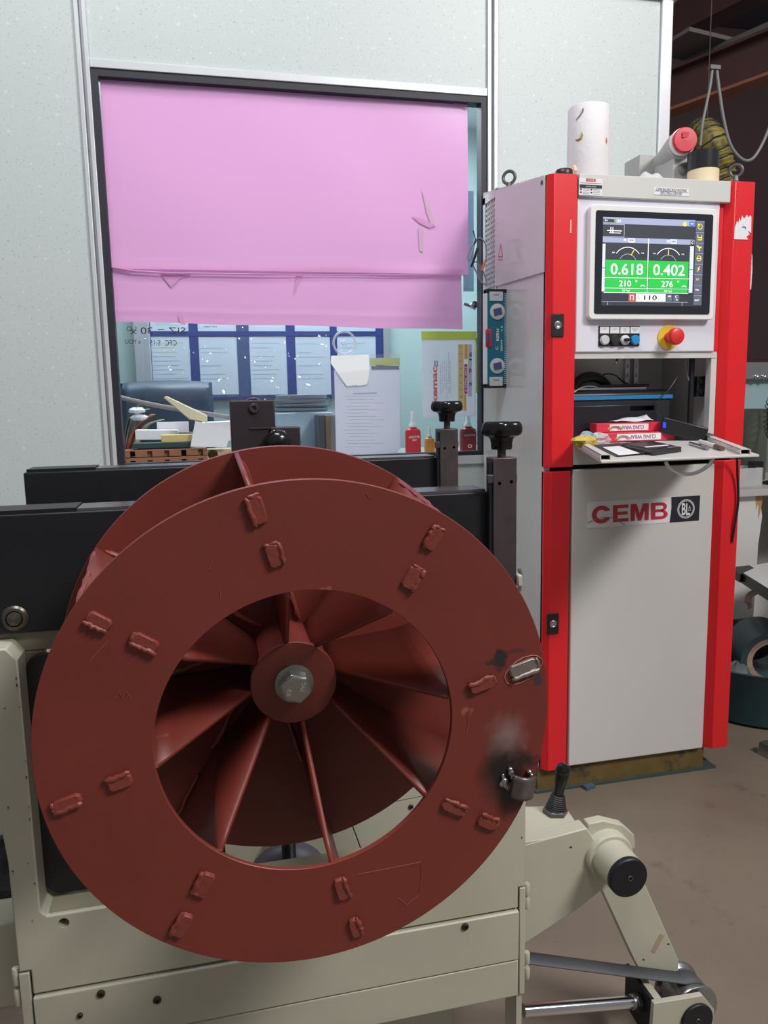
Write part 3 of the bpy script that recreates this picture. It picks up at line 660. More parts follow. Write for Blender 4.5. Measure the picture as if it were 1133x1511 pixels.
# cling wrap boxes
def wrapbox(px0, py0, px1, py1, Y0, Y1, z0, h, label, col=(214, 52, 74)):
    a_, b_ = P(px0, py0, Y0), P(px1, py1, Y1); a_.z = b_.z = z0; dd = (b_-a_); ln = dd.length; dn = dd.normalized(); sn_ = Vector((-dn.y, dn.x, 0))
    t_ = thing('cling_wrap_box', label, 'box', (a_+b_)/2, 'cling wrap boxes on the tray')
    mb = MB(); c_ = (a_+b_)/2 + UZ*h/2 + sn_*0.022
    mb.obox(c_, dn*ln/2, sn_*0.022, UZ*h/2); mb.build('carton', mat('wrap_box_red', col, 0.35), t_, bevel=0.001)
    fc = (a_+b_)/2 + UZ*h/2 - sn_*0.0005
    mb = MB(); mb.obox(fc, dn*ln*0.30, sn_*0.0004, UZ*h*0.36); mb.build('white_band', M_white, t_)
    mb = MB(); mb.text('CLING WRAP', fc - sn_*0.0008 + dn*ln*0.05, -dn, -UZ, w=ln*0.36, h=h*0.42, off=0.02); mb.build('lettering', mat('wrap_print', (150, 70, 120), 0.5), t_, smooth=None, recalc=False)
    for k, rgb in enumerate(((232,190,60), (60,140,200), (220,90,60))):
        MB().tube([fc - sn_*0.0008 + dn*(ln*(-0.22)+ (0.014-0.003*k)*math.cos(math.radians(a))*1.6) + UZ*((0.014-0.003*k)*math.sin(math.radians(a))*0.9-0.007) for a in range(0, 181, 20)], 0.0012, 5).build('rainbow_band', mat('rainbow_%d' % k, rgb, 0.5), t_)
wrapbox(888, 652, 996, 644, 2.012, 2.002, TZ+0.001, 0.026, 'lower pink and red cling wrap carton on the tray')
wrapbox(880, 636, 975, 630, 2.034, 2.028, TZ+0.028, 0.026, 'upper pink and red cling wrap carton lying on its twin')
cq_ = P(905, 630, 2.05)
tag(MB().grid(lambda u, v: Vector((cq_.x+.125*u, 2.040+.040*v, TZ+.0562+.016*u*v+.0022*(1+math.sin(9*u+4*v)))), 12, 5).build('crumpled_paper', M_paper, None, solid=0.001), 'crumpled white paper lying on the upper cling wrap carton', 'paper')
def lump(c, r, m, name, label, cat, sc=(1,1,.7), seed=1):
    rnd = random.Random(seed); mb = MB(); mb.ball(c, r, 14, 9, sc)
    mb.v = [tuple(Vector(c) + (Vector(v)-Vector(c))*(0.8+0.4*rnd.random())) for v in mb.v]
    return tag(mb.build(name, m, None, smooth=25), label, cat)
M_film = glassmat('clear_film', (0.95,0.95,0.95), 1.2, 0.6, 60, 0.35, 0.12)
lump(onT(868, 652, 0.018)+Vector((0,.02,0)), 0.026, mat('yellow_wrapper', (206, 178, 84), 0.5, var=0.3, vscale=40), 'sweet_wrapper', 'crumpled yellow wrapper at the tray corner', 'wrapper', (1.3,.8,.6), 3)
lump(onT(889, 648, 0.018)+Vector((0,.02,0)), 0.026, M_film, 'plastic_bag', 'crumpled clear plastic beside the cling wrap cartons', 'plastic bag', (1.2,.8,.6), 5)
lump(onT(876, 645, 0.026)+Vector((0,.04,0)), 0.018, mat('blue_wrapper', (128, 160, 180), 0.5), 'blue_wrapper', 'small crumpled pale blue wrapper behind the yellow one', 'wrapper', (1.2,.8,.7), 8)
# digital pocket scale
def trayquad(pts, z0, z1, name, m, parent=None, bevel=0.0008):
    return MB().prism([PZ(x, y, z0) for x, y in pts], (0, 0, z1-z0)).build(name, m, parent, bevel=bevel)
sc_ = thing('pocket_scale', 'black pocket scale with its flat lid folded open on the tray', 'scale', onT(955, 665))
trayquad([(917, 661), (957, 656), (1005, 667), (963, 673)], TZ, TZ+0.012, 'scale_body', M_black, sc_)
trayquad([(925, 656.5), (950, 653.5), (985, 660), (960, 663)], TZ+0.0122, TZ+0.0135, 'weighing_plate', mat('dark_satin', (52, 52, 56), 0.3), sc_)
trayquad([(950, 659.5), (984, 656.5), (987, 657.5), (953, 660.5)], TZ+0.0135, TZ+0.0145, 'readout_strip', M_white, sc_)
trayquad([(983, 660.5), (998, 658.5), (1001, 659.8), (986, 661.5)], TZ+0.0123, TZ+0.0135, 'key_strip', M_aludark, sc_)
trayquad([(877, 658.5), (915, 655.5), (955, 671), (909, 674.5)], TZ, TZ+0.004, 'open_lid', M_black, sc_)
trayquad([(889, 660), (914, 658.2), (944, 669), (913, 672)], TZ+0.0041, TZ+0.0046, 'lid_paper', M_paper, sc_)
# marker pens
def pen(p0, p1, r, body, capc, label, z=0.0):
    a_, b_ = PZ(*p0, TZ+r+z), PZ(*p1, TZ+r+z); t_ = thing('marker_pen', label, 'pen', (a_+b_)/2-UZ*r)
    MB().cyl(a_, a_.lerp(b_, .72), r, n=14).build('barrel', body, t_); MB().cyl(a_.lerp(b_, .72), b_, r*1.08, r*0.95, 14).build('cap', capc, t_)
pen((1033, 651.5), (1066, 662), 0.0058, M_white, mat('brown_cap', (110, 78, 60), 0.5), 'white marker pen with a brown cap on the tray')
pen((1018, 654), (1044, 662), 0.0045, M_steel, M_cable, 'slim silver pen beside the capped marker')

# ------------------------------------------------------------------ on top of the cabinet
def top(px, py, Y): p_ = P(px, py, Y); return Vector((p_.x, Y, ztop(Y)))
tw = top(867, 250, 2.12); hgt = P(868, 160, 2.12).z - tw.z
t_ = thing('paper_towel_roll', 'printed white kitchen paper roll standing on the cabinet', 'paper roll', tw)
rnd = random.Random(2)
MB().lathe(tw, UZ, [(0.056, 0), (0.0585, 0.004), (0.0585, hgt*.5), (0.0575, hgt-0.004), (0.055, hgt), (0.02, hgt), (0.02, hgt-0.02)], 48).build('paper_cylinder', mat('towel_paper', (228, 224, 226), 0.8, bump=0.35, bscale=70), t_)
def surfp(px, py, rr=0.0592):      # pixel on the roll
    d_ = ray(px, py); o_ = Vector((0,0,CAMZ)); c_ = tw
    A_ = d_.x**2+d_.y**2; B_ = 2*(d_.x*(o_.x-c_.x)+d_.y*(o_.y-c_.y)); C2 = (o_.x-c_.x)**2+(o_.y-c_.y)**2-rr**2
    q = max(0.0, B_*B_-4*A_*C2); s_ = (-B_-math.sqrt(q))/(2*A_); return o_+d_*s_
MB().tube([surfp(*q) for q in ((849,206),(853,206.5),(857,204),(859,199),(858,195))], [0.001,0.0032,0.0034,0.0026,0.0012], 6).build('printed_banana', mat('print_ochre', (176, 140, 96), 0.7), t_)
MB().tube([surfp(*q) for q in ((850,177),(855,171),(860,164),(860,160))], [0.001,0.0016,0.0016,0.002], 6).build('printed_leek', mat('print_grey', (120, 116, 122), 0.7), t_)
MB().tube([surfp(*q) for q in ((847,244),(848,249),(849,253))], [0.003,0.0065,0.005], 8).build('printed_pear', mat('print_peach', (224, 196, 160), 0.7), t_)
MB().tube([surfp(*q) for q in ((894.5,203),(894.6,208),(894.5,212))], [0.001,0.003,0.001], 6).build('printed_tomato', mat('print_red', (206, 92, 92), 0.7), t_)
# black round cap on the column
bc = P(832, 255, 2.04); bc.z = ztop(2.04)
tag(MB().lathe(bc, UZ, [(0.024, 0), (0.0245, 0.004), (0.0235, 0.016), (0.021, 0.019), (0.0, 0.019)], 32, close=False).build('black_round_cap', M_black, None), 'low black round cap on the red column top', 'cap')
# tapes
def taperoll(c, r, h, m, name, label):
    t_ = thing(name, label, 'tape', c)
    MB().lathe(c, UZ, [(r*.62, 0), (r, 0), (r, h), (r*.62, h), (r*.62, 0)], 48, close=False).build('tape_winding', m, t_, bevel=0.001)
    MB().lathe(c, UZ, [(r*.57, 0.001), (r*.62, 0.001), (r*.62, h-0.001), (r*.57, h-0.001), (r*.57, 0.001)], 40, close=False).build('cardboard_core', mat('core_card', (170, 140, 104), 0.8), t_)
c1 = P(1037, 262, 2.075); c1.z = ztop(2.075); hz = P(1037, 246, 2.035).z - c1.z
taperoll(c1, 0.0435, hz, mat('masking_tape', (226, 208, 176), 0.6), 'masking_tape', 'cream masking tape roll on the cabinet top')
c2 = c1+UZ*hz; c2.x -= 0.002
taperoll(c2, 0.0430, P(1037, 218, 2.035).z - c2.z, mat('black_tape', (36, 37, 42), 0.25), 'black_tape', 'black tape roll stacked on the masking tape')
# industrial socket
so = top(985, 250, 2.22); t_ = thing('industrial_socket', 'grey industrial power socket with a red hinged cap on the cabinet', 'socket', so)
M_sock = mat('socket_grey', (176, 176, 174), 0.45, var=0.1)
q0, q1 = P(987, 258, 2.15), P(1013, 236, 2.15)
MB().prism([(q0.x, 2.13, ztop(2.13)), (q0.x, 2.23, ztop(2.23)), (q0.x, 2.23, q1.z), (q0.x, 2.13, q1.z)], (q1.x-q0.x, 0, 0)).build('socket_box', M_sock, t_, bevel=0.004)
q0, q1 = P(938, 258, 2.27), P(985, 233, 2.27)
MB().prism([(q0.x, 2.25, ztop(2.25)), (q0.x, 2.34, ztop(2.34)), (q0.x, 2.34, q1.z), (q0.x, 2.25, q1.z)], (q1.x-q0.x, 0, 0)).build('terminal_box', M_sock, t_, bevel=0.003)
s0, s1 = P(972, 262, 2.30), P(1003, 214, 2.13); s0.z = max(s0.z, ztop(2.30)+0.05)
MB().cyl(s0, s1, 0.046, 0.040, 28).build('socket_barrel', M_sock, t_, bevel=0.002)
cn = Vector((-0.18, -0.95, 0.02)).normalized(); cc = P(1010, 207, 2.10)
MB().lathe(cc-cn*0.014, cn, [(0.030, -0.02), (0.0365, -0.012), (0.0375, 0.002), (0.0375, 0.008), (0, 0.008)], 36, close=False).build('white_collar', M_white, t_)
cp_ = MB().lathe(cc+cn*0.0, cn, [(0.0345, -0.006), (0.0355, 0.004), (0.033, 0.008), (0, 0.009)], 36, close=False).build('red_cap', mat('socket_red', (196, 40, 54), 0.4), t_)
MB().obox(cc+cn*0.0095+UZ*0.012, Vector((0.012,0,0)), Vector((0,0.0004,0)), UZ*0.008).build('cap_marking', mat('socket_red', (196, 40, 54), 0.4), cp_)
bo = P(1006, 250, 2.129); MB().lathe(bo, FY, [(0.012, 0), (0.012, 0.004), (0.009, 0.005), (0, 0.005)], 20, close=False).build('cable_gland', mat('socket_grey_dark', (140,140,140), 0.5), t_)
fb = top(958, 250, 2.10)
rnd = random.Random(4); bag = MB()
def bagf(u, v):
    h_ = 0.030*math.sin(math.pi*u)*math.sin(math.pi*v)+0.010*math.sin(17*u+5*v)*math.sin(11*v+3)*math.sin(math.pi*u)
    return Vector((fb.x-0.055+0.12*u, 2.06+0.09*v, ztop(2.06+0.09*v)+0.001+max(0, h_)))
bag.grid(bagf, 22, 14); tag(bag.build('plastic_sachet', glassmat('grey_film', (0.8,0.8,0.82), 1.4, 0.7, 40, 0.5, 0.15), None, smooth=20), 'crumpled grey plastic sachet on the cabinet top beside the paper roll', 'plastic bag')

# ------------------------------------------------------------------ spirit level and safety glasses on the cabinet side
LY = 2.285
t_ = thing('spirit_level', 'teal KERN spirit level stuck upright on the cabinet side', 'spirit level', P(732, 572, LY))
lx0, lx1 = XL-0.066, XL-0.0005; lz0, lz1 = P(733, 572, LY).z, P(733, 427, LY).z
M_teal = mat('teal_alloy', (30, 112, 134), 0.35, 0.2)
MB().box(lx0, lx1, LY, LY+0.024, lz0, lz1).build('level_body', M_teal, t_, bevel=0.002)
bx('end_cap', M_black, t_, lx0, lx1+0.0004, LY-0.0008, LY+0.0248, lz1-0.010, lz1+0.001); bx('end_cap', M_black, t_, lx0, lx1+0.0004, LY-0.0008, LY+0.0248, lz0-0.001, lz0+0.010)
M_lgrey = mat('level_silver', (196, 200, 206), 0.35)
for zz in (lz1-0.020, lz0+0.020):
    o = bx('hang_plate', M_lgrey, t_, lx0+0.010, lx1-0.012, LY-0.0025, LY, zz-0.015, zz+0.013, bevel=0.004)
    cut([o], MB().box((lx0+lx1)/2-0.010, (lx0+lx1)/2+0.008, LY-0.01, LY-0.0004, zz-0.004, zz+0.005))
for zz in (P(733, 460, LY).z, P(733, 540, LY).z):
    o = MB().lathe(((lx0+lx1)/2+0.003, LY-0.0004, zz), FY, [(0.024, -0.002), (0.024, 0.002), (0.021, 0.003), (0.0, 0.003)], 32, close=False).build('vial_ring', M_lgrey, t_)
    MB().obox(((lx0+lx1)/2+0.003, LY-0.0045, zz), (0.013, 0, 0.003), (0, 0.001, 0), (-0.002, 0, 0.010)).build('vial', mat('vial_blue', (70, 84, 130), 0.15), o, bevel=0.001)
bx('ruler_edge', mat('white_edge', (226, 226, 230), 0.4), t_, lx0-0.004, lx0+0.003, LY-0.001, LY+0.02, lz0+0.012, lz1-0.012)
rz = P(720, 499, LY).z
MB().obox((lx0+0.007, LY-0.001, rz), (0.010, 0, 0), (0, 0.0024, 0), (0, 0, 0.027)).build('top_vial_frame', mat('level_red', (206, 52, 66), 0.4), t_, bevel=0.004)
MB().cyl((lx0+0.003, LY-0.004, rz-0.016), (lx0+0.003, LY-0.004, rz+0.016), 0.005, n=12).build('top_vial', MATS['vial_blue'], t_)
lt = MB(); lt.text('KERN', ((lx0+lx1)/2+0.004, LY-0.0008, P(733, 494, LY).z), UZ, -RX, w=0.036, h=0.0085, off=0.02); lt.text('IC-', ((lx0+lx1)/2+0.002, LY-0.0008, P(733, 513, LY).z), UZ, -RX, w=0.012, h=0.009)
lt.text('300MM', ((lx0+lx1)/2+0.017, LY-0.0008, P(739, 510, LY).z), UZ, -RX, w=0.034, h=0.0062, off=0.01); lt.text('n n', ((lx0+lx1)/2+0.018, LY-0.0008, P(739, 485, LY).z), UZ, -RX, w=0.016, h=0.0055)
lt.build('lettering', M_white, t_, smooth=None, recalc=False)
rl = MB()
for i in range(46): zz = lz0+0.013+i*(lz1-lz0-0.026)/45; rl.quad((lx1-0.006, LY-0.0006, zz-0.0008), (lx1, LY-0.0006, zz-0.0008), (lx1, LY-0.0006, zz+0.0008), (lx1-0.006, LY-0.0006, zz+0.0008))
rl.build('ruler_marks', M_white, t_, smooth=None, recalc=False)
# safety glasses hung from a black tie on the grille
GY = 2.37
t_ = thing('safety_glasses', 'clear safety glasses with an orange temple tip hung from the vent grille', 'glasses', P(712, 420, GY))
M_gl = mat('clear_grey_frame', (150, 146, 160), 0.2)
def gp(x, y, dy=0.0): return P(x, y, GY+dy)
MB().tube(smoothpath([gp(702,353), gp(699,365), gp(697,375), gp(693,384), gp(690,378), gp(697,362), gp(704,352)], 5), 0.0022, 6).build('lens_rim', M_gl, t_)
MB().tube(smoothpath([gp(697,390), gp(702,400), gp(707,412), gp(716,420), gp(717,412), gp(710,395), gp(702,386), gp(697,390)], 5), 0.0022, 6).build('lens_rim', M_gl, t_)
MB().poly([gp(697,390), gp(702,400), gp(707,412), gp(716,420), gp(717,412), gp(710,395), gp(702,386)]).build('lens', glassmat('lens_film', (0.9,0.92,0.95), 1.2, haze=0.12), t_, recalc=False)
MB().tube(smoothpath([gp(703,354,-.01), gp(709,351,-.02), gp(716,360,-.02), gp(718,374,-.02), gp(716,384,-.015)], 5), 0.002, 6).build('temple_arm', M_gl, t_)
MB().tube([gp(716.5,383,-.02), gp(713.5,391,-.02), gp(711,399,-.02)], [0.003,0.0045,0.003], 8).build('temple_tip', mat('orange_tip', (226, 116, 84), 0.4), t_)
MB().tube([gp(704.5,366,-.02), gp(700,381,-.02), gp(695,394,-.015)], [0.004,0.004,0.003], 8).build('temple_bar', M_black, t_)
MB().tube(smoothpath([gp(698,340,-.015), gp(701,352,-.02), gp(700,360,-.02), gp(705,353,-.02), gp(712,356,.0)], 4), 0.0018, 6).build('cable_tie', M_black, t_)

# ------------------------------------------------------------------ fan impeller
FX, FZ, FYF, FYH, FYB = 0.0867, 0.8536, 0.720, 0.848, 0.934
R_O, R_I, R_H, R_B = 0.2552, 0.1480, 0.0495, 0.2640
TILT = math.radians(2.85)                 # the wheel leans a little towards the camera
FC = Vector((FX, FYF, FZ)); FROT = Matrix.Rotation(TILT, 3, 'X')
def PF(px, py, dy=0.0, Y=FYF):            # pixel on the (leaning) wheel plane at depth Y, in the wheel's own upright frame
    n_ = FROT @ Vector((0, 1, 0)); o_ = Vector((0, 0, CAMZ)); d_ = ray(px, py); c_ = FC + n_*(Y-FYF)
    h_ = o_ + d_ * ((c_ - o_).dot(n_) / d_.dot(n_))
    q_ = FROT.transposed() @ (h_ - FC) + FC
    return Vector((q_.x, Y + dy, q_.z))
hub_ends = [(422,946), (468,950), (497,987), (490,1034), (447,1067), (394,1066), (366,1025), (373,977)]   # where each blade meets the hub
def primer(name, marks=False):
    m = mat(name, (122, 51, 42), 0.44, var=0.16, vscale=5, bump=0.05, bscale=70, flecks=[((150, 84, 74), 34, 0.76)])
    if not marks: return m
    nt = m.node_tree; N = nt.nodes; L = nt.links; b = N['Principled BSDF']
    src = b.inputs['Base Color'].links[0].from_socket; rgh = None
    tc = N.new('ShaderNodeTexCoord')
    def spot(c, rad, soft, sx=1.0, sz=1.0, nscale=40, namp=0.02):
        # mask of an irregular blot around the world point c
        mp = N.new('ShaderNodeMapping'); mp.vector_type = 'POINT'
        mp.inputs['Location'].default_value = (-c.x*sx, 0, -c.z*sz); mp.inputs['Scale'].default_value = (sx, 0, sz)
        L.new(tc.outputs['Object'], mp.inputs[0])
        ln_ = N.new('ShaderNodeVectorMath'); ln_.operation = 'LENGTH'; L.new(mp.outputs[0], ln_.inputs[0])
        n = N.new('ShaderNodeTexNoise'); n.inputs['Scale'].default_value = nscale; n.inputs['Detail'].default_value = 6; L.new(tc.outputs['Object'], n.inputs[0])
        ma = N.new('ShaderNodeMath'); ma.operation = 'MULTIPLY_ADD'; L.new(n.outputs[0], ma.inputs[0]); ma.inputs[1].default_value = namp; L.new(ln_.outputs['Value'], ma.inputs[2])
        mr = N.new('ShaderNodeMapRange'); mr.inputs[1].default_value = rad+namp*.5+soft; mr.inputs[2].default_value = rad+namp*.5-soft; L.new(ma.outputs[0], mr.inputs[0]); return mr.outputs[0]
    def over(mask, rgb, amt=1.0):
        nonlocal src
        if amt < 1:
            q = N.new('ShaderNodeMath'); q.operation = 'MULTIPLY'; q.inputs[1].default_value = amt; L.new(mask, q.inputs[0]); mask = q.outputs[0]
        mx = N.new('ShaderNodeMix'); mx.data_type = 'RGBA'; L.new(mask, mx.inputs[0]); L.new(src, mx.inputs[6]); mx.inputs[7].default_value = lin(rgb); src = mx.outputs[2]
    f = lambda x, y: PF(x, y)
    over(spot(f(748, 1092), .017, .013, 1.1, .8, 50, .03), (140, 118, 116), .8)       # ground, bared paint
    over(spot(f(737, 1140), .026, .013, 1.25, .9, 45, .03), (26, 22, 23), .97)          # weld soot
    over(spot(f(764, 1172), .020, .011, 1.0, 1.0, 50, .03), (28, 23, 23), .96)
    over(spot(f(768, 1124), .016, .008, .8, 1.3, 80, .04), (34, 27, 27), .9)
    over(spot(f(738, 973), .0085, .0016, 1.2, .7, 160, .012), (48, 38, 40))            # chips
    over(spot(f(725, 978), .004, .0012, .7, 1.3, 160, .008), (60, 42, 40))
    over(spot(f(793, 1003), .0075, .0015, 1.5, 1.0, 160, .008), (64, 56, 58))
    over(spot(f(762, 960), .005, .0012, .5, 2.0, 160, .008), (88, 48, 44))
    L.new(src, b.inputs['Base Color']); return m
M_primer = primer('red_oxide_primer'); M_ring = primer('red_oxide_primer_ring', True)
fan = thing('fan_impeller', 'large red oxide painted fan impeller with eight blades on the balancing machine', 'fan impeller', (FX, FYF, FZ-R_O))
def annulus(ri, ro, y0, y1, n=160):
    mb = MB(); b0 = 0.0006
    prof = [(ri, y0+b0), (ri+b0, y0), (ro-b0, y0), (ro, y0+b0), (ro, y1), (ri, y1), (ri, y0+b0)]
    rings = []
    for r, y in prof[:-1]: rings.append(mb.add([(FX+r*math.cos(2*math.pi*j/n), y, FZ+r*math.sin(2*math.pi*j/n)) for j in range(n)]))
    k = len(rings)
    for i in range(k):
        a_, b_ = rings[i], rings[(i+1) % k]
        for j in range(n): q = (j+1) % n; mb.face((a_+j, a_+q, b_+q, b_+j))
    return mb
annulus(R_I, R_O, FYF, FYF+0.005).build('front_ring', M_ring, fan)
annulus(0.03, R_B, FYB, FYB+0.006).build('back_plate', M_primer, fan)
MB().lathe((FX, FYH, FZ), (0, 1, 0), [(0, 0), (R_H-.001, 0), (R_H, .001), (R_H, 0.008), (R_H*.93, 0.009), (R_H*.93, FYB-FYH)], 64, close=False).build('hub', M_primer, fan)
wa = MB().lathe((FX, FYH, FZ), FY, [(0.0225, 0), (0.0225, 0.0035), (0.0215, 0.004), (0.0, 0.004)], 40, close=False).build('washer', mat('zinc_washer', (150, 150, 140), 0.35, 0.8, var=0.2, vscale=60), fan)
bo = MB(); bc_ = Vector((FX, FYH-0.004, FZ)); bo.lathe(bc_, FY, [(0.0185, 0), (0.0185, 0.014), (0.0155, 0.0165), (0, 0.0167)], 6, close=False)
bo = bo.build('hex_bolt', mat('zinc_bolt', (176, 176, 170), 0.28, 0.85, var=0.15, vscale=80), fan, smooth=20, bevel=0.0008)
bt_ = MB(); bt_.text('8.8', (FX-0.008, FYH-0.0210, FZ-0.002), Vector((-.25,0,-1)), Vector((1,0,-.25)), h=0.0052, off=.02); bt_.text('WG', (FX+0.0075, FYH-0.0210, FZ+0.003), Vector((.3,0,1)), Vector((-1,0,.3)), h=0.0052, off=.02)
bt_.build('stamped_mark', mat('bolt_mark', (228, 228, 224), 0.4, 0.4), bo, smooth=None, recalc=False)
MB().cyl((FX, FYB+0.004, FZ), (FX, 1.36, FZ), 0.022, n=28).build('shaft', M_steel, fan)
tabs = [((380,752),(404,819)), ((640,795),(607,852)), ((772,985),(711,1010)), ((718,1212),(668,1191)), ((523,1368),(503,1311)), ((269,1364),(301,1303)), ((99,1183),(177,1153)), ((146,916),(214,947))]
M_weld = mat('painted_weld', (126, 57, 48), 0.38, bump=0.3, bscale=120)
def weldbead(mb, a_, b_, r, n=10, seed=0):
    rnd = random.Random(seed); mb.tube([Vector(a_).lerp(Vector(b_), i/n) + Vector((rnd.uniform(-1,1), rnd.uniform(-.6,.2), rnd.uniform(-1,1)))*r*.35 for i in range(n+1)], [r*(.55 if i in (0, n) else rnd.uniform(.8,1.25)) for i in range(n+1)], 7)
for bi, (po, pi_) in enumerate(tabs):
    a_, b_ = PF(*po), PF(*pi_); d_ = Vector((a_.x-b_.x, 0, a_.z-b_.z)).normalized(); nn = Vector((d_.z, 0, -d_.x))
    ctr = Vector((FX, 0, FZ)); rel = Vector((b_.x, 0, b_.z)) - ctr
    tpar = rel.dot(d_); off = rel - d_*tpar; offl = off.length
    tt = lambda r: math.sqrt(max(r*r-offl*offl, 0.0002))
    def bp3(t, y): q = ctr + off + d_*t; return Vector((q.x, y, q.z))
    th = nn*0.0025
    hq = PF(*hub_ends[bi], 0, FYH); hv = Vector((hq.x-FX, 0, hq.z-FZ)); hv = hv.normalized()*(R_H-.004)
    phub = Vector((FX+hv.x, 0, FZ+hv.z)); phole = bp3(tt(R_I)-.003, 0); p_ro = bp3(tt(R_O)-.001, 0); p_rb = bp3(tt(R_B)-.001, 0)
    q_ = lambda p, y: Vector((p.x, y, p.z))
    def hubpath(t):                               # straight on from the ring to the hub
        return phub.lerp(phole, t)
    cols = [(hubpath(i/7), FYH+.006+(FYF+.003-FYH-.006)*i/7, FYB) for i in range(8)] + [(bp3(tt(R_I)+.004, 0), FYF+.005, FYB)]
    mbb = MB(); n0_ = mbb.add([q_(p, y0_) for p, y0_, y1_ in cols] + [q_(p_ro, FYF+.005)]); n1_ = mbb.add([q_(p, y1_) for p, y0_, y1_ in cols] + [q_(p_rb, FYB)]); nc = len(cols)+1
    for i in range(nc-1): mbb.face((n0_+i, n0_+i+1, n1_+i+1, n1_+i))
    bl_ = mbb.build('blade', M_primer, fan, solid=0.005, smooth=8)
    def seam1(a1, b1, r1, n1, sd1): m1 = MB(); weldbead(m1, a1, b1, r1, n1, sd1); m1.build('weld_seam', M_weld, bl_)
    seam1(bp3(tt(R_H), FYB-.002)+th*1.6, bp3(tt(R_B)*.55, FYB-.002)+th*1.6, .0035, 12, bi); seam1(bp3(tt(R_B)*.7, FYB-.002)+th*1.6, bp3(tt(R_B)-.012, FYB-.002)+th*1.6, .0032, 8, bi+20)
    seam1(bp3(tt(R_I)-.001, FYF+.004)-th, bp3(tt(R_I)+.002, FYF+.004)+th, .0024, 3, bi)
    if bi in (1, 7): seam1(bp3(tt(R_O)-.003, FYF+.012), bp3(tt(R_B)-.003, FYB-.004), .003, 10, bi+5)
    for ti, q in enumerate((a_, b_)):
        rnd = random.Random(bi*7+ti); mb = MB(); L_ = rnd.uniform(.0105, .0135); W_ = rnd.uniform(.0050, .0068)
        bare = (bi == 2 and ti == 0)
        if bare: L_, W_ = .0150, .0068
        h_ = .0030 if bare else .0042; c_ = Vector((q.x, FYF, q.z))
        prof = [(-L_, -W_*.6), (-L_*.8, -W_), (L_*.75, -W_*.95), (L_, -W_*.5), (L_*.95, W_*.6), (L_*.7, W_), (-L_*.75, W_*.92), (-L_, W_*.5)]
        base = [c_ + d_*u*1.12 + nn*v*1.15 + Vector((0, .0006, 0)) for u, v in prof]; topq = [c_ + d_*u + nn*v - Vector((0, h_*rnd.uniform(.75, 1.15), 0)) for u, v in prof]
        n0 = mb.add(base); n1 = mb.add(topq); k = len(prof); mb.face([n1+i for i in range(k)])
        for i in range(k): j = (i+1) % k; mb.face((n0+i, n0+j, n1+j, n1+i))
        sd = rnd.choice((-1, 1))
        weldbead(mb, c_ + d_*(-L_*1.1) + nn*W_*sd*1.05 - Vector((0,.0025,0)), c_ + d_*L_*1.1 + nn*W_*sd*1.1 - Vector((0,.0025,0)), .0028, 8, bi*3+ti)
        if rnd.random() < .6: weldbead(mb, c_ + d_*L_*1.05 - nn*W_ - Vector((0,.002,0)), c_ + d_*L_*1.05 + nn*W_ - Vector((0,.002,0)), .0022, 5, bi+ti)
        o = mb.build('blade_tab', mat('bare_ground_steel', (150, 142, 134), 0.4, 0.6, var=.2, vscale=60) if bare else M_weld, fan, smooth=50, bevel=0.0008)
        if bare: o['label'] = 'bare grey weld tab inside a scribed ring'
# scribed ring round the bare tab
sc = PF(772, 988, -.0004); ring_pts = []
for i in range(33):
    a = 2*math.pi*i/32 + .4; ring_pts.append(sc + Vector((.0205*math.cos(a), 0, .0135*math.sin(a)+.0065*math.cos(a))) + Vector((random.uniform(-1,1), 0, random.uniform(-1,1)))*.0006)
MB().tube(ring_pts, .0005, 5).build('scribed_ring', mat('scribe_pale', (186, 112, 98), 0.6), fan)
# welded balance weight: bent steel strap with weld blobs
bw_ = PF(766, 1152); wt = MB()
def wf(u, v): return Vector((bw_.x-.013+.026*u+.003*v, FYF-.002-.009*math.sin(math.pi*(.15+.8*u))-0.002*v, bw_.z-.0135+.026*v-.006*u))
wt.grid(wf, 10, 6)
wt_o = wt.build('balance_weight', mat('scorched_steel', (128, 122, 120), 0.3, 0.75, var=.4, vscale=45), fan, solid=0.004)
wb = MB(); rnd = random.Random(9)
for (x, y, r) in ((743,1152,.0042),(739,1156,.0030),(745,1158,.0034),(741,1144,.0020),(752,1134,.0030),(753,1139,.0034),(755,1145,.0026),(780,1138,.0032),(783,1144,.0028),(784,1150,.0026),(782,1156,.0024),(748,1161,.0026)):
    q = PF(x, y, -.0015); wb.ball(q, r, 10, 7, (1,.9,rnd.uniform(.8,1.5)))
wb.build('weld_blob', mat('bright_weld', (166, 162, 164), 0.22, 0.85), wt_o)
# hair-line scratches
scr = MB()
for pts in (((528,1110+180),(620,1272),(622,1290),(618,1320),(600,1335),(588,1325)), ((308,840),(310,836),(312,828)), ((324,870),(326,882)), ((170,1030),(176,1022),(180,1030),(186,1020),(192,1028)), ((132,975),(160,945)), ((690,1055),(691,1065),(688,1085)), ((540,728),(545,735))):
    scr.tube([PF(x, y, -.0003) for x, y in pts], .00035, 4)
scr.build('scratch', mat('scratch_pale', (150, 82, 72), 0.6), fan)
b0_ = fan.location.copy(); fan.location = FC + FROT @ (b0_ - FC); fan.rotation_euler = (TILT, 0, 0)

# ------------------------------------------------------------------ front support stand of the balancing machine
BY = 1.0
def bp_(px, py, Y=BY): return P(px, py, Y)
st = thing('balancing_stand', 'cream enamelled front support stand of the balancing machine with black crossbeam', 'machine stand', (0.1, 1.06, 0))
xl, xr = P(24, 1400, BY).x, P(775, 1330, BY).x
zb_top = .518; zb_seam = .4075; zb_bot = .292; ul = -.2395; ur = .388
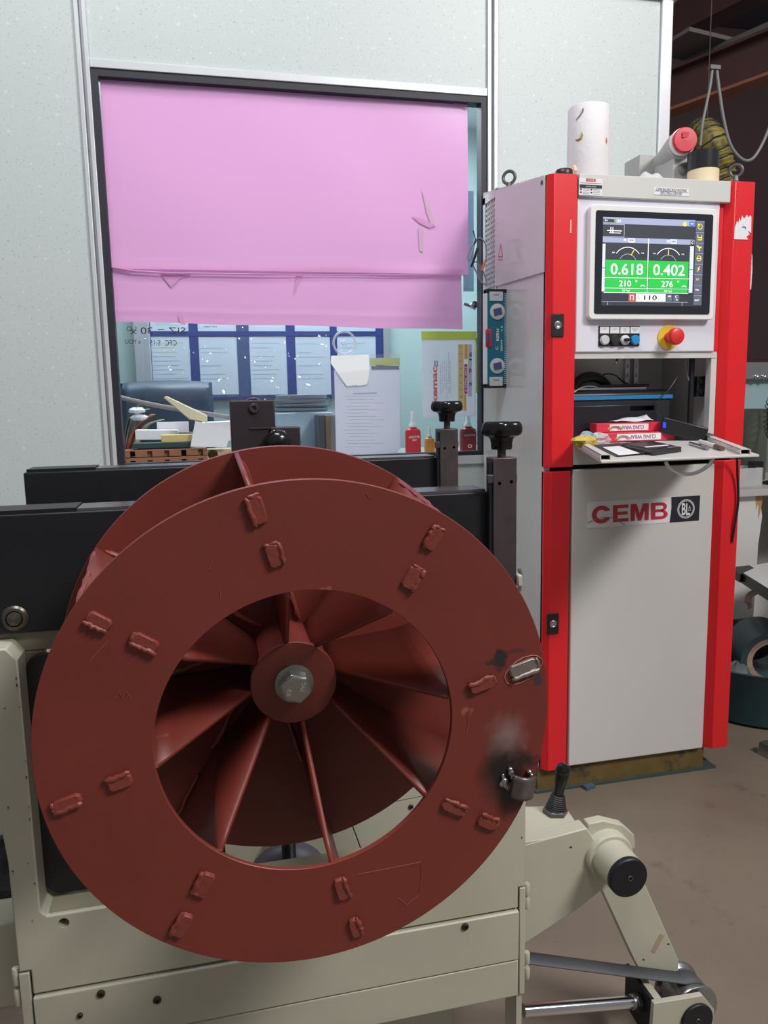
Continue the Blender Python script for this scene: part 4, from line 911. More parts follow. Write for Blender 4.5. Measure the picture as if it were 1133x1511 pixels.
# lower body and two uprights, one welded frame
GL, GR = xl+.0150, xr-.0115            # side strips end here
fm = MB().prism([(xl, BY, zb_seam+.037), (GL, BY, zb_seam+.037), (GL, BY, zb_seam+.0018), (GR, BY, zb_seam+.0018), (GR, BY, zb_seam+.036), (xr, BY, zb_seam+.036), (xr, BY, .84), (ur, BY, .80), (ur, BY, zb_top+.008), (ur-.008, BY, zb_top), (ul+.008, BY, zb_top), (ul, BY, zb_top+.008), (ul, BY, .868), (ul-.012, BY, .884), (xl-.02, BY, .884), (xl-.016, BY, .80), (xl, BY, .60)], (0, 0.045, 0)).build('welded_frame', M_cream, st, smooth=25, bevel=0.002)
bx('lower_body', M_cream, st, xl+.001, xr-.001, BY+.016, BY+.044, zb_bot-.03, zb_seam+.045)
bx('side_strip', M_cream, st, xl, GL-.0024, BY-.0005, BY+.018, zb_bot-.03, zb_seam+.0345, bevel=.001)
bx('side_strip', M_cream, st, GR+.0024, xr, BY-.0005, BY+.018, zb_bot-.03, zb_seam+.0335, bevel=.001)
# recessed back wall of the opening with a dark rounded window
rc = MB(); y_ = BY+0.045
rw = rrect(ul+.014, ur-.014, zb_top+.016, .86, .03, y_)
outer_ = [(ul-.02, y_, zb_top-.02), (ur+.02, y_, zb_top-.02), (ur+.02, y_, .893), (ul-.02, y_, .893)]
rc.box(ul-.03, ul+.022, y_, y_+.02, zb_top-.03, .8648); rc.box(ur+.0015, ur+.03, y_, y_+.02, zb_top-.03, .8648); rc.box(ul-.12, .050, y_, y_+.02, .865, .8915); rc.box(.128, xr+.01, y_, y_+.02, .865, .8915)
rc.build('recess_frame', M_creamdirty, st, bevel=0.002)
bx('soiled_ledge', M_creamdirty, st, ul+.007, ur-.007, BY+.006, y_, zb_top-.002, zb_top+.0006)
MB().prism(rrect(ul-.001, .0, zb_top+.004, .862, .022, y_-.006), (0, .0055, 0)).build('black_guard_panel', M_black, st, bevel=.0015)
# screws, holes, panel seams
def screw(px, py, r=.0055, Y=BY, m=None, name='screw', par=st):
    c_ = P(px, py, Y-.0001); return MB().lathe(c_, FY, [(r, -.002), (r, .0022), (r*.75, .0032), (r*.45, .0032), (r*.4, .001), (0, .001)], 16, close=False).build(name, m or mat('dark_screw', (62, 56, 50), 0.4, 0.6), par)
hc = P(94, 1362, BY); cut([fm], MB().cyl(hc+Vector((0,-.01,0)), hc+Vector((0,.034,0)), .0070, n=24))
# front cover panels (proud by a few millimetres, dark seams between)
pn = MB(); pz = zb_seam-.002
def front_panel(name, x0, x1, z0, z1, y0, y1, m=M_cream): return bx(name, m, st, x0, x1, y0, y1, z0, z1, bevel=0.002)
cov = front_panel('lower_cover', GL, GR, zb_bot+.033-.0, zb_seam-.0014, BY-.004, BY+.018)
for q in ((686, 1367), (149, 1466), (232, 1475)): screw(*q, Y=BY-.004, par=cov)
screw(118, 1498, .0038, BY-.004, par=cov)
ft = MB(); ft.box(GL, GR, BY-.0025, BY+.018, zb_bot-.03, zb_bot+.031); ft.build('kick_strip', M_cream, st, bevel=0.002)
for px, py in ((777, 1312), (777, 1332), (777, 1413), (777, 1435)):
    q = P(px, py, BY+.01); MB().lathe(q-UZ*.009, UZ, [(.0045, 0), (.005, .002), (.005, .017), (.0042, .019)], 12).build('hinge_knuckle', M_cream, st)
for px, py in ((24, 1440), (27, 1470)):
    q = P(px, py, BY+.008); MB().lathe(q-UZ*.012, UZ, [(.0045, 0), (.005, .002), (.005, .022), (.0042, .024)], 12).build('hinge_knuckle', M_cream, st)
# legs and bed under the stand
bx('leg', M_cream, st, xr-.012, xr-.003, BY+.004, BY+.05, 0, zb_bot-.03); bx('leg', M_cream, st, xl+.01, xl+.02, BY+.004, BY+.05, 0, zb_bot-.03)
bx('base_bed', M_cream, st, -.16, .36, BY+.10, BY+.31, 0, .26, bevel=.006)
bx('side_arm', M_cream, st, -.46, xl-.001, BY+.05, BY+.11, P(10,1488,BY+.05).z, P(10,1362,BY+.05).z, bevel=.004)
# paint chips on the left upright
cp = MB(); rnd = random.Random(3)
for (x, y) in ((29,1043),(7,1045),(37,1112),(38,1123),(39,1147),(43,1191),(44,1209),(41,1274),(51,1304),(12,1192),(24,1001),(25,1011),(19,1286),(48,1359),(830-60,1236)):
    q = P(x, y, BY-.0006); r_ = rnd.uniform(.0004,.0011); cp.obox(q, (r_*.8,0,0), (0,.0003,0), (rnd.uniform(-.3,.3)*r_,0,r_*rnd.uniform(.8,2)))
cp.build('paint_chip', mat('chip_brown', (58, 44, 34), 0.7), st)
# black crossbeam
BF = 1.034
zt, zbm = 1.046, .893
be = MB(); be.box(-.46, .3985, BF, BF+.055, zbm, zt); beo = be.build('crossbeam', M_steelblk, st, bevel=0.002)
M_plate = mat('oiled_top_plate', (112, 110, 113), 0.22, 0.7)
xs = P(112, 752, BF).x
bx('top_plate', M_plate, beo, xs, .392, BF+.006, BF+.06, zt, zt+.0035); bx('top_plate', M_steelblk, beo, -.46, xs-.001, BF+.004, BF+.06, zt, zt+.005)
sb = P(22, 912, BF); MB().lathe(sb, FY, [(.0165, -.002), (.0165, .002), (.014, .0045), (.0105, .005), (.0100, .002), (.0085, .0065), (0, .0085)], 32, close=False).build('end_stud', mat('brass_grey_stud', (104, 98, 88), 0.3, 0.8), beo)
# clamp posts
def post(parent, x0, x1, z0, z1, yf, dep, hx, hw_r, ztopw, znk):
    po = bx('clamp_post', M_post, parent, x0, x1, yf, yf+dep, z0, z1, bevel=0.0015)
    s = (x1-x0)/.0365
    bx('post_slide', M_steelblk, po, x0-.0045*s, x0+.002, yf+.003, yf+.013, z0, z1-.006*s)
    zz = z1-.030*s
    bx('clip', M_post, po, x0-.0095*s, x0-.0005, yf-.001, yf+.004, zz-.006*s, zz+.006*s, bevel=.0008); bx('clip', M_post, po, x1+.0002, x1+.0025*s, yf+.006, yf+.012, zz-.007*s, zz+.005*s)
    bh = MB()
    for u, dz in ((.26, -.037), (.76, -.0355)): bh.cyl((x0+(x1-x0)*u, yf-.01, z1+dz*s), (x0+(x1-x0)*u, yf+.02, z1+dz*s), .0027*s, n=16)
    cut([po], bh)
    xc = hx; yc = yf+dep*.5
    MB().cyl((xc, yc, z1-.002), (xc, yc, znk+.004), .0062*s, n=16).build('threaded_stem', M_post, po)
    H = ztopw-znk; lob = lambda a, h: 1 + (.09*math.cos(5*a+.9) if h > H*.55 else .04*math.cos(5*a+.9))
    kn = MB().lathe((xc, yc, znk), UZ, [(.0138*s, 0), (.0150*s, .002*s), (.0152*s, H*.22), (.0165*s, H*.38), (.0195*s, H*.46), (hw_r*.84, H*.485), (hw_r*.95, H*.53), (hw_r, H*.62), (hw_r*1.01, H*.74), (hw_r*.98, H*.88), (hw_r*.92, H*.96), (hw_r*.84, H), (hw_r*.74, H*.98), (hw_r*.66, H*.88), (hw_r*.3, H*.84), (0, H*.84)], 60, close=False, rfun=lob).build('hand_knob', mat('bakelite_black', (20, 20, 23), 0.18), po)
    return po
q0, q1 = P(728, 676, 1.018), P(763, 674, 1.018)
post(st, q0.x, q1.x, .80, q0.z, 1.018, .030, P(740, 650, 1.033).x, .0272, P(740, 622, 1.033).z, P(740, 663, 1.033).z)
wire = MB().tube([P(766, 838, 1.05), P(769, 850, 1.05), P(766, 875, 1.05)], .003, 8).build('side_latch', M_steel, st)
MB().box(P(757,845,1.03).x, P(764,870,1.03).x, 1.012, 1.03, P(757,862,1.03).z, P(757,845,1.03).z).build('post_bracket', M_cream, st, bevel=.002)

# ------------------------------------------------------------------ rear support stand
RY = 1.345
rs = thing('rear_stand', 'rear support stand with black crossbeam and clamp post behind the fan', 'machine stand', (0.1, RY+.08, 0))
r0, r1 = P(34, 698, RY), P(646, 676, RY)
rb = bx('crossbeam', M_steelblk, rs, r0.x, r1.x, RY, RY+.055, r0.z-.155, r0.z, bevel=.002)
bx('top_plate', M_plate, rb, P(140,690,RY).x, r1.x-.004, RY+.006, RY+.06, r0.z, r0.z+.003); bx('top_plate', M_steelblk, rb, r0.x+.004, P(140,690,RY).x-.001, RY+.006, RY+.06, r0.z, r0.z+.005)
q0, q1 = P(649, 633, RY-.016), P(676, 630, RY-.016)
post(rs, q0.x, q1.x, .86, q0.z, RY-.016, .030, P(659, 610, RY).x, .0272, P(659, 592, RY).z, P(659, 622, RY).z)
# cream housing seen through the fan's eye
hs_ = MB(); hz1 = .70; hs_.box(-.30, .46, RY+.02, RY+.07, .30, r0.z-.155); housing = hs_.build('housing', M_cream, rs, bevel=.003)
def seam(pa, pb, Y, wd=.0022):
    a_, b_ = P(*pa, Y), P(*pb, Y); t_ = (b_-a_).normalized(); n_ = Vector((-t_.z, 0, t_.x))*wd/2
    cut([housing], MB().prism([q_-Vector((0, .01, 0)) for q_ in (a_-n_, b_-n_, b_+n_, a_+n_)], (0, .035, 0)))
seam((575, 1185), (640, 1172), RY+.0192); seam((518, 1213), (536, 1262), RY+.0192); screw(606, 1190, .005, RY+.02, par=rs)
for xx in (-.27, .41): bx('leg', M_cream, rs, xx, xx+.04, RY+.03, RY+.07, 0, .30)
dm = P(425, 1296, 1.20); MB().ball(dm, .068, 28, 14, (1, .5, .95)).build('motor_dome', mat('slate_grey_casting', (78, 76, 88), 0.5), rs)
dm2 = P(560, 1292, 1.29); MB().ball(dm2, .085, 28, 14, (1.3, .3, .42)).build('motor_dome', MATS['slate_grey_casting'], rs)
tr_ = MB(); pa, pb = P(425, 1225, 1.17), P(428, 1300, 1.17); npts = 60
tr_.tube([pa.lerp(pb, i/npts) for i in range(npts+1)], [.0105 if i % 2 else .0118 for i in range(npts+1)], 14).build('threaded_rod', M_steelblk, rs)
bx('rod_pad', M_steelblk, rs, pa.x-.02, pa.x+.02, 1.15, RY+.02, pb.z-.05, pb.z-.03)
# clamp head rising behind the fan
kb = thing('clamp_head', 'dark steel clamp head with knurled black knobs above the fan', 'clamp', P(378, 668, RY-.03))
c0, c1_ = P(344, 700, RY-.04), P(405, 590, RY-.04)
o = bx('clamp_block', mat('dark_bronze_steel', (62, 52, 58), 0.45, .4, var=.15, vscale=20), kb, c0.x, c1_.x, RY-.04, RY-.005, c0.z, c1_.z, bevel=.002)
q = P(374.5, 602.5, RY-.04); MB().lathe(q, FY, [(.0075, -.002), (.0080, .003), (.0070, .0042), (.0042, .0042), (.0038, .001), (0, .001)], 24, close=False).build('socket_screw', M_post, o)
c0b, c1b = P(402, 700, RY-.045), P(443, 629.5, RY-.045)
bx('clamp_jaw', MATS['dark_bronze_steel'], kb, c0b.x, c1b.x, RY-.045, RY-.005, c0b.z, c1b.z, bevel=.002)
bx('jaw_slot', M_post, kb, P(366, 632, RY).x, c0b.x+.01, RY-.042, RY-.039, P(366,632,RY).z, P(366,629.5,RY).z)
def knurl(c_, axis, r, h, name):
    kr = lambda a, hh: 1 + (.035 if int(a/(2*math.pi)*72) % 2 else 0) if hh > -.9 else 1
    return MB().lathe(c_, axis, [(r*.8, -h*.5), (r, -h*.45), (r, h*.1), (r*.97, h*.15), (r*.9, h*.5), (r*.7, h*.8), (r*.4, h*.98), (0, h*1.04)], 144, close=False, rfun=lambda a, hh: 1+(.03 if int(a/(2*math.pi)*144) % 4 < 2 else 0) if hh < h*.12 else 1).build(name, mat('gloss_black', (22, 22, 24), 0.2), kb)
knurl(P(411, 652, RY-.055), Vector((.15, -1, .05)), .0205, .018, 'round_knob')
knurl(P(373, 594, RY+.0), Vector((0, -.2, 1)), .0135, .008, 'knurled_nut')

# ------------------------------------------------------------------ belt arm on the right
arm = thing('belt_arm', 'cream belt drive arm with lever knob boss and belt pulley beside the stand', 'machine arm', (.62, 1.14, 0))
AY = 1.115
tp = P(862, 1224, AY).z
pl_ = [P(770, 1248, AY), P(866, 1222, AY), P(884, 1250, AY), P(890, 1312, AY), P(852, 1342, AY), P(770, 1396, AY)]
aplate = MB().prism(pl_, (0, .03, 0)).build('arm_plate', M_cream, arm, bevel=.002)
zt_ = P(820, 1236, AY).z
tpb = MB(); tpb.prism([Vector((P(765,1245,AY).x, AY+.001, zt_)), Vector((P(861,1226,AY).x, AY+.001, zt_)), PZ(833, 1188, zt_), PZ(770, 1190, zt_)], (0, 0, -.012)); tpb.build('top_plate', M_cream, arm, bevel=.0015)
bx('arm_body', M_cream, arm, P(765,1245,AY).x, P(835,1240,AY).x, AY+.03, AY+.10, zt_-.12, zt_-.013)
hh = P(842, 1251, AY-.0003); cut([aplate], MB().cyl(hh-Vector((0,.01,0)), hh+Vector((0,.022,0)), .0028, n=16))
fcx = Vector((P(925, 1293, 1.055).x, AY-.002, P(925, 1293, 1.055).z))
MB().lathe(fcx, FY, [(.0435, -.02), (.0435, .004), (.041, .008), (.036, .008)], 40).build('boss_flange', M_cream, arm, bevel=.001)
MB().prism([P(868,1216,AY+.012), P(890,1211,AY+.012), P(920,1218,AY+.012), P(936,1232,AY+.012), P(938,1252,AY+.012), P(900,1262,AY+.012), P(868,1240,AY+.012)], (0,.02,0)).build('boss_lug', M_cream, arm, bevel=.002)
# tube from flange towards the camera
cap_c = P(925, 1293, 1.055)
tb0 = Vector((cap_c.x, AY+.01, cap_c.z))
wbm = MB(); 
MB().lathe(tb0, FY, [(.0365, 0), (.0365, .014), (.0350, .020), (.0345, AY+.01-1.058)], 40).build('boss_tube', M_cream, arm)
bcp = MB().lathe((cap_c.x, 1.060, cap_c.z), FY, [(.0335, 0), (.0342, .003), (.0342, .010), (.0325, .012), (0, .012)], 40, close=False).build('end_cap', M_steelblk, arm)
MB().lathe((cap_c.x+.002, 1.048, cap_c.z), FY, [(.0050, 0), (.0045, .0012), (.0025, .0012), (.0022, 0), (0, 0)], 16, close=False).build('cap_screw', M_post, bcp)
# lower arm
LA = 1.136
lo = [P(882, 1300, LA), P(945, 1290, LA), P(1001, 1416, LA), P(1001, 1440, LA), P(948, 1440, LA), P(935, 1416, LA)]
larm = MB().prism(lo, (0, .016, 0)).build('lower_arm', M_cream, arm, bevel=.0015)
for q in ((985.7, 1394), (949, 1417)):
    c_ = P(*q, LA); cut([larm], MB().cyl(c_-Vector((0,.01,0)), c_+Vector((0,.014,0)), .0030, n=16))
c_ = P(970, 1392, LA-.0004); MB().obox(c_, (.009,0,.016), (0,.0003,0), (-.004,0,.0025)).build('paint_wear', mat('worn_tan', (168, 146, 122), 0.6), arm)
# lever
lv = thing('control_lever', 'black joystick lever with a ribbed rubber boot on the cream arm', 'lever', PZ(819, 1198, zt_))
lb = PZ(819, 1199, zt_); ltop = P(832, 1127, lb.y-.004)
MB().lathe(lb, UZ, [(.0225, 0), (.0225, .007), (.019, .009), (.012, .009)], 6).build('hex_collar', mat('dull_collar', (96, 94, 92), 0.4, .6), lv, smooth=20)
ldir = (ltop-lb).normalized(); prof = [(.0180, .006)]; nb = 8
for i in range(nb):
    h0_ = .009+i*.0034; r_ = .0180-.0070*(i/nb)**1.1; prof += [(r_, h0_), (r_*1.02, h0_+.0012), (r_*.90, h0_+.0024)]
MB().lathe(lb, ldir, prof, 28).build('rubber_boot', mat('rubber_boot', (30, 30, 32), 0.5), lv)
ll = (ltop-lb).length
MB().lathe(lb, ldir, [(.0088, .030), (.0092, ll*.5), (.0118, ll*.70), (.0128, ll*.81), (.0121, ll*.825), (.0130, ll*.84), (.0128, ll*.91), (.0100, ll*.97), (.005, ll*.995), (0, ll)], 28, close=False).build('lever_grip', mat('gloss_black', (22, 22, 24), 0.2), lv)
# pulley, fork bracket, rod, belt
pf, pr2 = P(1027, 1488, 1.085), None
PR = .0435
pax = Vector((pf.x, 1.085, pf.z))
MB().lathe(pax, (0, 1, 0), [(.010, .0), (PR*.80, .0), (PR*.97, -.001), (PR, .001), (PR, .004), (PR*.90, .008), (PR*.86, .010), (PR*.86, .054), (PR*.90, .056), (PR, .060), (PR, .064), (PR*.95, .066), (.010, .066)], 56).build('pulley', mat('turned_aluminium', (158, 158, 158), 0.3, .85, var=.2, vscale=30), arm)
BYF = 1.062
brk = [P(965, 1481, BYF), P(1037, 1469, BYF), P(1054, 1490, BYF), P(1050, 1530, BYF), P(960, 1545, BYF)]
MB().prism(brk, (0, .010, 0)).build('fork_front', M_cream, arm, bevel=.001)
zl = P(965, 1481, BYF); zl2 = P(960, 1545, BYF)
dk = [Vector((zl.x, BYF+.010, zl.z)), Vector((zl.x, 1.155, zl.z+.004)), Vector((zl.x, 1.155, zl.z-.075)), Vector((zl2.x, BYF+.010, zl2.z))]
MB().prism(dk, (.006, 0, 0)).build('fork_side', M_steelblk, arm)
bx('fork_web', M_cream, arm, zl.x+.006, zl.x+.020, BYF+.010, 1.15, zl.z-.010, zl.z, bevel=.001)
cq = P(1027, 1503, BYF); MB().lathe(cq, FY, [(.0300, -.002), (.0308, .004), (.0296, .006), (0, .006)], 36, close=False).build('axle_cap', M_steelblk, arm)
MB().lathe(cq+FY*.006, FY, [(.0048, 0), (.004, .001), (.002, .001), (.002, 0), (0, 0)], 14, close=False).build('cap_screw', M_post, arm)
rd1 = Vector((zl.x, 1.105, P(928, 1481, 1.105).z)); rd0 = P(772, 1491, 1.105)
MB().cyl(rd0, rd0.lerp(rd1, .93), .0108, n=28).build('chrome_rod', M_chrome, arm)
MB().cyl(rd0.lerp(rd1, .925), rd0.lerp(rd1, .945), .0128, n=28).build('rod_collar', M_steel, arm)
MB().cyl(rd0.lerp(rd1, .94), rd1+Vector((.004,0,0)), .0085, n=20).build('rod_neck', M_steelblk, arm)
MB().cyl(rd1+Vector((-.010,0,0)), rd1+Vector((-.001,0,0)), .0155, n=6).build('lock_nut', M_post, arm)
bl0 = P(775, 1413, 1.116); blz = pax.z + PR*.86 + .0012
bm_ = MB(); path = [(bl0.x-.12, bl0.z+.008), (bl0.x, bl0.z), (pax.x-.012, blz)]
for i in range(1, 13): a = math.radians(97-i*12); path.append((pax.x+(PR*.86+.0012)*math.cos(a), pax.z+(PR*.86+.0012)*math.sin(a)))
n0 = bm_.add([(x, 1.100, z) for x, z in path]); n1 = bm_.add([(x, 1.132, z) for x, z in path])
for i in range(len(path)-1): bm_.face((n0+i, n0+i+1, n1+i+1, n1+i))
tag(bm_.build('drive_belt', mat('grey_belt', (72, 74, 78), 0.6), None, solid=.002), 'flat dark grey drive belt running over the pulley', 'belt')

# ------------------------------------------------------------------ pink sheets and papers behind the pane
PY = WY + 0.018
M_pink = sheetmat('pink_foam_sheet', (226, 166, 212), 0.16, 0.02)
ps = thing('pink_sheet', 'large pink sheet covering the upper window pane', 'sheet', P(428, 400, PY))
tl, tr2, bl2_, br2 = P(147, 112, PY), P(690, 155, PY), P(163, 396, PY), P(692, 405, PY)
def pkf(u, v):
    p_ = tl.lerp(tr2, u).lerp(bl2_.lerp(br2, u), v)
    w_ = .0022*math.sin(5*u+2.2*v)*v + .0012*math.sin(13*u-6*v) - .0022*max(0, v-.93)/.07*(1+math.sin(9*u))
    return Vector((p_.x, PY+.004+w_, p_.z + (.004*math.sin(8*u)+.002*math.sin(21*u))*(1-v)*.5))
MB().grid(pkf, 60, 40).build('sheet', M_pink, ps, recalc=False)
def patch(name, pts, m, par, dy): return MB().poly([P(x, y, PY+.004+dy) for x, y in pts]).build(name, m, par, smooth=None, recalc=False)
patch('torn_flap', [(622,277),(632,300),(643,333),(637,335),(629,312)], sheetmat('tape_grey', (214, 176, 202), .0, .05), ps, -.0044)
patch('crease_flap', [(607,318),(625,323),(636,329),(643,333),(634,336),(619,329)], M_pink, ps, -.0056)
patch('tape_strip', [(617,336),(624,336),(624,372),(619,370)], MATS['tape_grey'], ps, -.0044)
patch('corner_fold', [(658,149),(690,155),(688,161),(672,154)], M_pink, ps, -.006)
ps2 = thing('lower_pink_sheet', 'narrow folded pink sheet taped below the large pink sheet', 'sheet', P(425, 482, PY))
tl2, tr3, bl3, br3 = P(163, 386, PY), P(682, 392, PY), P(167, 474, PY), P(685, 486, PY)
def pk2(u, v):
    p_ = tl2.lerp(tr3, u).lerp(bl3.lerp(br3, u), v); r_ = abs(v-.82) < .03
    w_ = .003*math.sin(7*u) + (-.004 if r_ else 0) + .003*math.sin(17*u+3*v)
    return Vector((p_.x, PY+.0145+w_*.5, p_.z+.0015*math.sin(15*u)*v))
MB().grid(pk2, 50, 24).build('sheet', M_pink, ps2, recalc=False)
for pts in ([(236,402),(287,402),(264,412),(252,424)], [(434,428),(438,405),(447,405),(441,417),(433,436)], [(262,464),(270,466),(274,480),(266,478)]):
    patch('fold_flap', pts, M_pink, ps2, .0055)
fs = MB().tube([P(x, y, PY+.002) for x, y in ((163,394),(200,400),(250,403),(330,404),(420,405),(520,406),(620,406),(690,406))], [.003,.003,.003,.0025,.002,.0018,.0015,.001], 6).build('rolled_edge', M_pink, ps)
# calendar
ck = thing('wall_calendar', 'white kemac calendar with yellow date column turned sideways behind glass', 'calendar', P(664, 616, PY))
c00, c11 = P(624, 616, PY), P(702, 500, PY)
bx('calendar_sheet', sheetmat('calendar_paper', (232, 234, 240), .5, .03), ck, c00.x, c11.x, PY, PY+.003, c00.z, c11.z)
cm_ = MB(); cyc = lambda x, y: P(x, y, PY-.0006)
def rect(mb, mi, x0, y0, x1, y1, k=0): mb.cur = mi; mb.quad(*[P(x, y, PY-.0004-.0003*k) for x, y in ((x0,y1),(x1,y1),(x1,y0),(x0,y0))])
rect(cm_, 0, 676, 508, 684, 606); rect(cm_, 1, 685, 537, 689.5, 581, 1); rect(cm_, 2, 685, 508, 690, 530); rect(cm_, 2, 684.5, 582, 688, 606); rect(cm_, 4, 690.5, 508, 696, 585)
cm_.cur = 3; cm_.text('kemac', cyc(641, 568), UZ, -RX, w=.122, h=.020, off=.03)
cm_.cur = 5; cm_.text('SDN', cyc(641.5, 536.5), UZ, -RX, w=.019, h=.006, off=.02); cm_.text('BHD', cyc(645, 536.5), UZ, -RX, w=.019, h=.006, off=.02)
for x, y, wd in ((650, 560, .10), (653, 555, .11), (656, 552, .09), (659, 560, .12), (662, 550, .13), (664, 556, .11)):
    cm_.text('Lot 12 Jalan Industri', cyc(x, y), UZ, -RX, w=wd, h=.0032)
cm_.text('2   9  16', P(694, 545, PY-.001), UZ, -RX, w=.115, h=.010, off=.01)
cm_.cur = 6; cm_.text('4 APRIL 2013', P(687.3, 560, PY-.0013), UZ, -RX, w=.085, h=.0062, off=.02)
for i in range(9): cm_.cur = 5; cm_.text(str(i+1), P(680, 512+i*10.5, PY-.001), UZ, -RX, h=.006)
cm_.build('print', [mat('cal_yellow', (220, 196, 130), .6), mat('cal_magenta', (190, 50, 120), .6), mat('cal_orange', (222, 170, 70), .6), mat('cal_coral', (226, 110, 84), .6), mat('cal_lilac', (196, 190, 216), .6), M_ink, M_white], ck, smooth=None, recalc=False)
gl0, gl1 = P(622, 501, PY), P(703, 489, PY)
bx('green_header', mat('lime_card', (196, 216, 96), .6), ck, gl0.x, gl1.x, PY-.001, PY+.004, gl0.z, gl1.z)
bx('green_edge', mat('bright_lime', (214, 232, 60), .5), ck, P(701,560,PY).x, P(704.5,560,PY).x, PY+.004, PY+.006, P(703,580,PY).z, P(703,498,PY).z)
# plastic pocket with a form and the white torn paper
pk = thing('document_pocket', 'clear plastic pocket holding a printed form against the window pane', 'document pocket', P(540, 672, PY))
q = [P(x, y, PY+.002) for x, y in ((496,674),(583,672),(590,662),(590,540),(493,546))]
MB().prism(q, (0, .0015, 0)).build('form_sheet', sheetmat('grey_form', (228, 228, 238), .5, .03), pk, smooth=None)
fm_ = MB()
for i in range(16):
    y = 584+i*5; x0 = 508+(i*7 % 5)*2; fm_.quad(*[P(x, yy, PY+.0016) for x, yy in ((x0,y+.8),(x0+52-(i*11 % 7)*3,y+.5),(x0+52-(i*11 % 7)*3,y),(x0,y+.2))])
fm_.quad(*[P(x, y, PY+.0016) for x, y in ((521,582),(556,581),(556,579),(521,580))])
fm_.build('form_lines', mat('faint_print', (172, 172, 186), .7), pk, smooth=None, recalc=False)
bx('green_binding', mat('dull_green_card', (176, 184, 120), .6), pk, P(546,537,PY).x, P(590,537,PY).x, PY+.001, PY+.003, P(546,539,PY).z, P(546,528,PY).z)
bx('blue_binding', mat('slate_blue_card', (88, 108, 134), .6), pk, P(548,545,PY).x, P(589,545,PY).x, PY+.0005, PY+.003, P(548,545.5,PY).z, P(548,540,PY).z)
gl_ = MB(); rnd = random.Random(12)
def filmf(u, v):
    p_ = P(488, 676, PY).lerp(P(592, 674, PY), u).lerp(P(490, 524, PY).lerp(P(590, 522, PY), u), v)
    return p_ + Vector((0, -.0014+.0007*math.sin(15*u+9*v)+.0006*math.sin(31*u-17*v)*math.sin(22*v), 0))
gl_.grid(filmf, 40, 56).build('pocket_film', glassmat('pocket_film', (.98,.98,.99), 1.0, .12, 30, .06, .08), pk, recalc=False)
tp_ = [P(x, y, PY-.0042) for x, y in ((488.5,525),(544,523.5),(545,545),(543,561),(541,567),(528,569.5),(526,568),(512,570),(506,562),(488,536))]
tag(MB().prism(tp_, (0, .001, 0)).build('torn_paper', sheetmat('bright_paper', (255, 255, 255), .25, .03), None, smooth=None), 'torn white paper taped over the plastic pocket', 'paper')
# suction cup ring on the pane
tag(MB().torus(P(508, 506, PY+.006), FY, .036, .004, 36, 8).lathe(P(508, 506, PY+.006), FY, [(.010, -.002), (.008, .006), (0, .007)], 20, close=False).build('suction_hook', glassmat('cup_plastic', (.86,.88,.94), 1.3, haze=.3), None), 'round clear plastic suction hook on the window pane', 'hook')
# handwriting on the glass, seen from behind
hw = thing('glass_writing', 'black marker handwriting in mirror image on the window glass', 'writing', P(220, 520, PY))
hm = MB(); hm.text('SIZ = 30 x', P(233, 488, PY-.003), RX, UZ, w=.165, h=.020, mirror=True); hm.text('1-O', P(194, 485, PY-.003), RX, UZ, w=.028, h=.014, mirror=True)
hm.text('CFC  5:15', P(241, 506, PY-.003), RX, UZ, w=.08, h=.016, mirror=True); hm.text('a YOU', P(196, 504, PY-.003), RX, UZ, w=.045, h=.013, mirror=True); hm.text('not happy', P(310, 482, PY-.003), RX, UZ, w=.04, h=.008, mirror=True)
hm.build('marker_strokes', M_ink, hw, smooth=None, recalc=False)
# glinting clear film hung behind the lower pane
fl_ = MB()
def film2(u, v):
    p_ = P(214, 592, PY+.012).lerp(P(486, 588, PY+.012), u).lerp(P(212, 480, PY+.012).lerp(P(486, 484, PY+.012), u), v)
    return p_ + Vector((0, .0016*math.sin(26*u+7*v)+.0014*math.sin(47*u-19*v)*math.sin(14*v+2), 0))
fl_.grid(film2, 90, 40)
tag(fl_.build('clear_film', glassmat('glint_film', (.98,.98,.99), 1.5, .7, 28, .01, .05), None, recalc=False), 'wrinkled clear plastic film hanging behind the lower window pane', 'film')
# chrome coat hook and hanging bits at the right edge of the pane
tag(bx('hanging_plastic_sheet', sheetmat('icy_film', (190, 220, 232), .5, .3), None, P(692,290,PY).x, P(708,290,PY).x, PY+.06, PY+.064, P(700,430,PY+.06).z, P(700,282,PY+.06).z), 'icy blue plastic sheet hanging at the window edge behind the glasses', 'plastic sheet')
tag(MB().tube(smoothpath([P(684,448,PY+.05), P(694,452,PY+.05), P(701,456,PY+.05)], 4), .006, 8).lathe(P(699,450,PY+.045), FY, [(.014,0),(.012,.01),(0,.012)], 18, close=False).build('chrome_latch', M_chrome, None), 'small chrome latch at the window edge beside the level', 'latch')

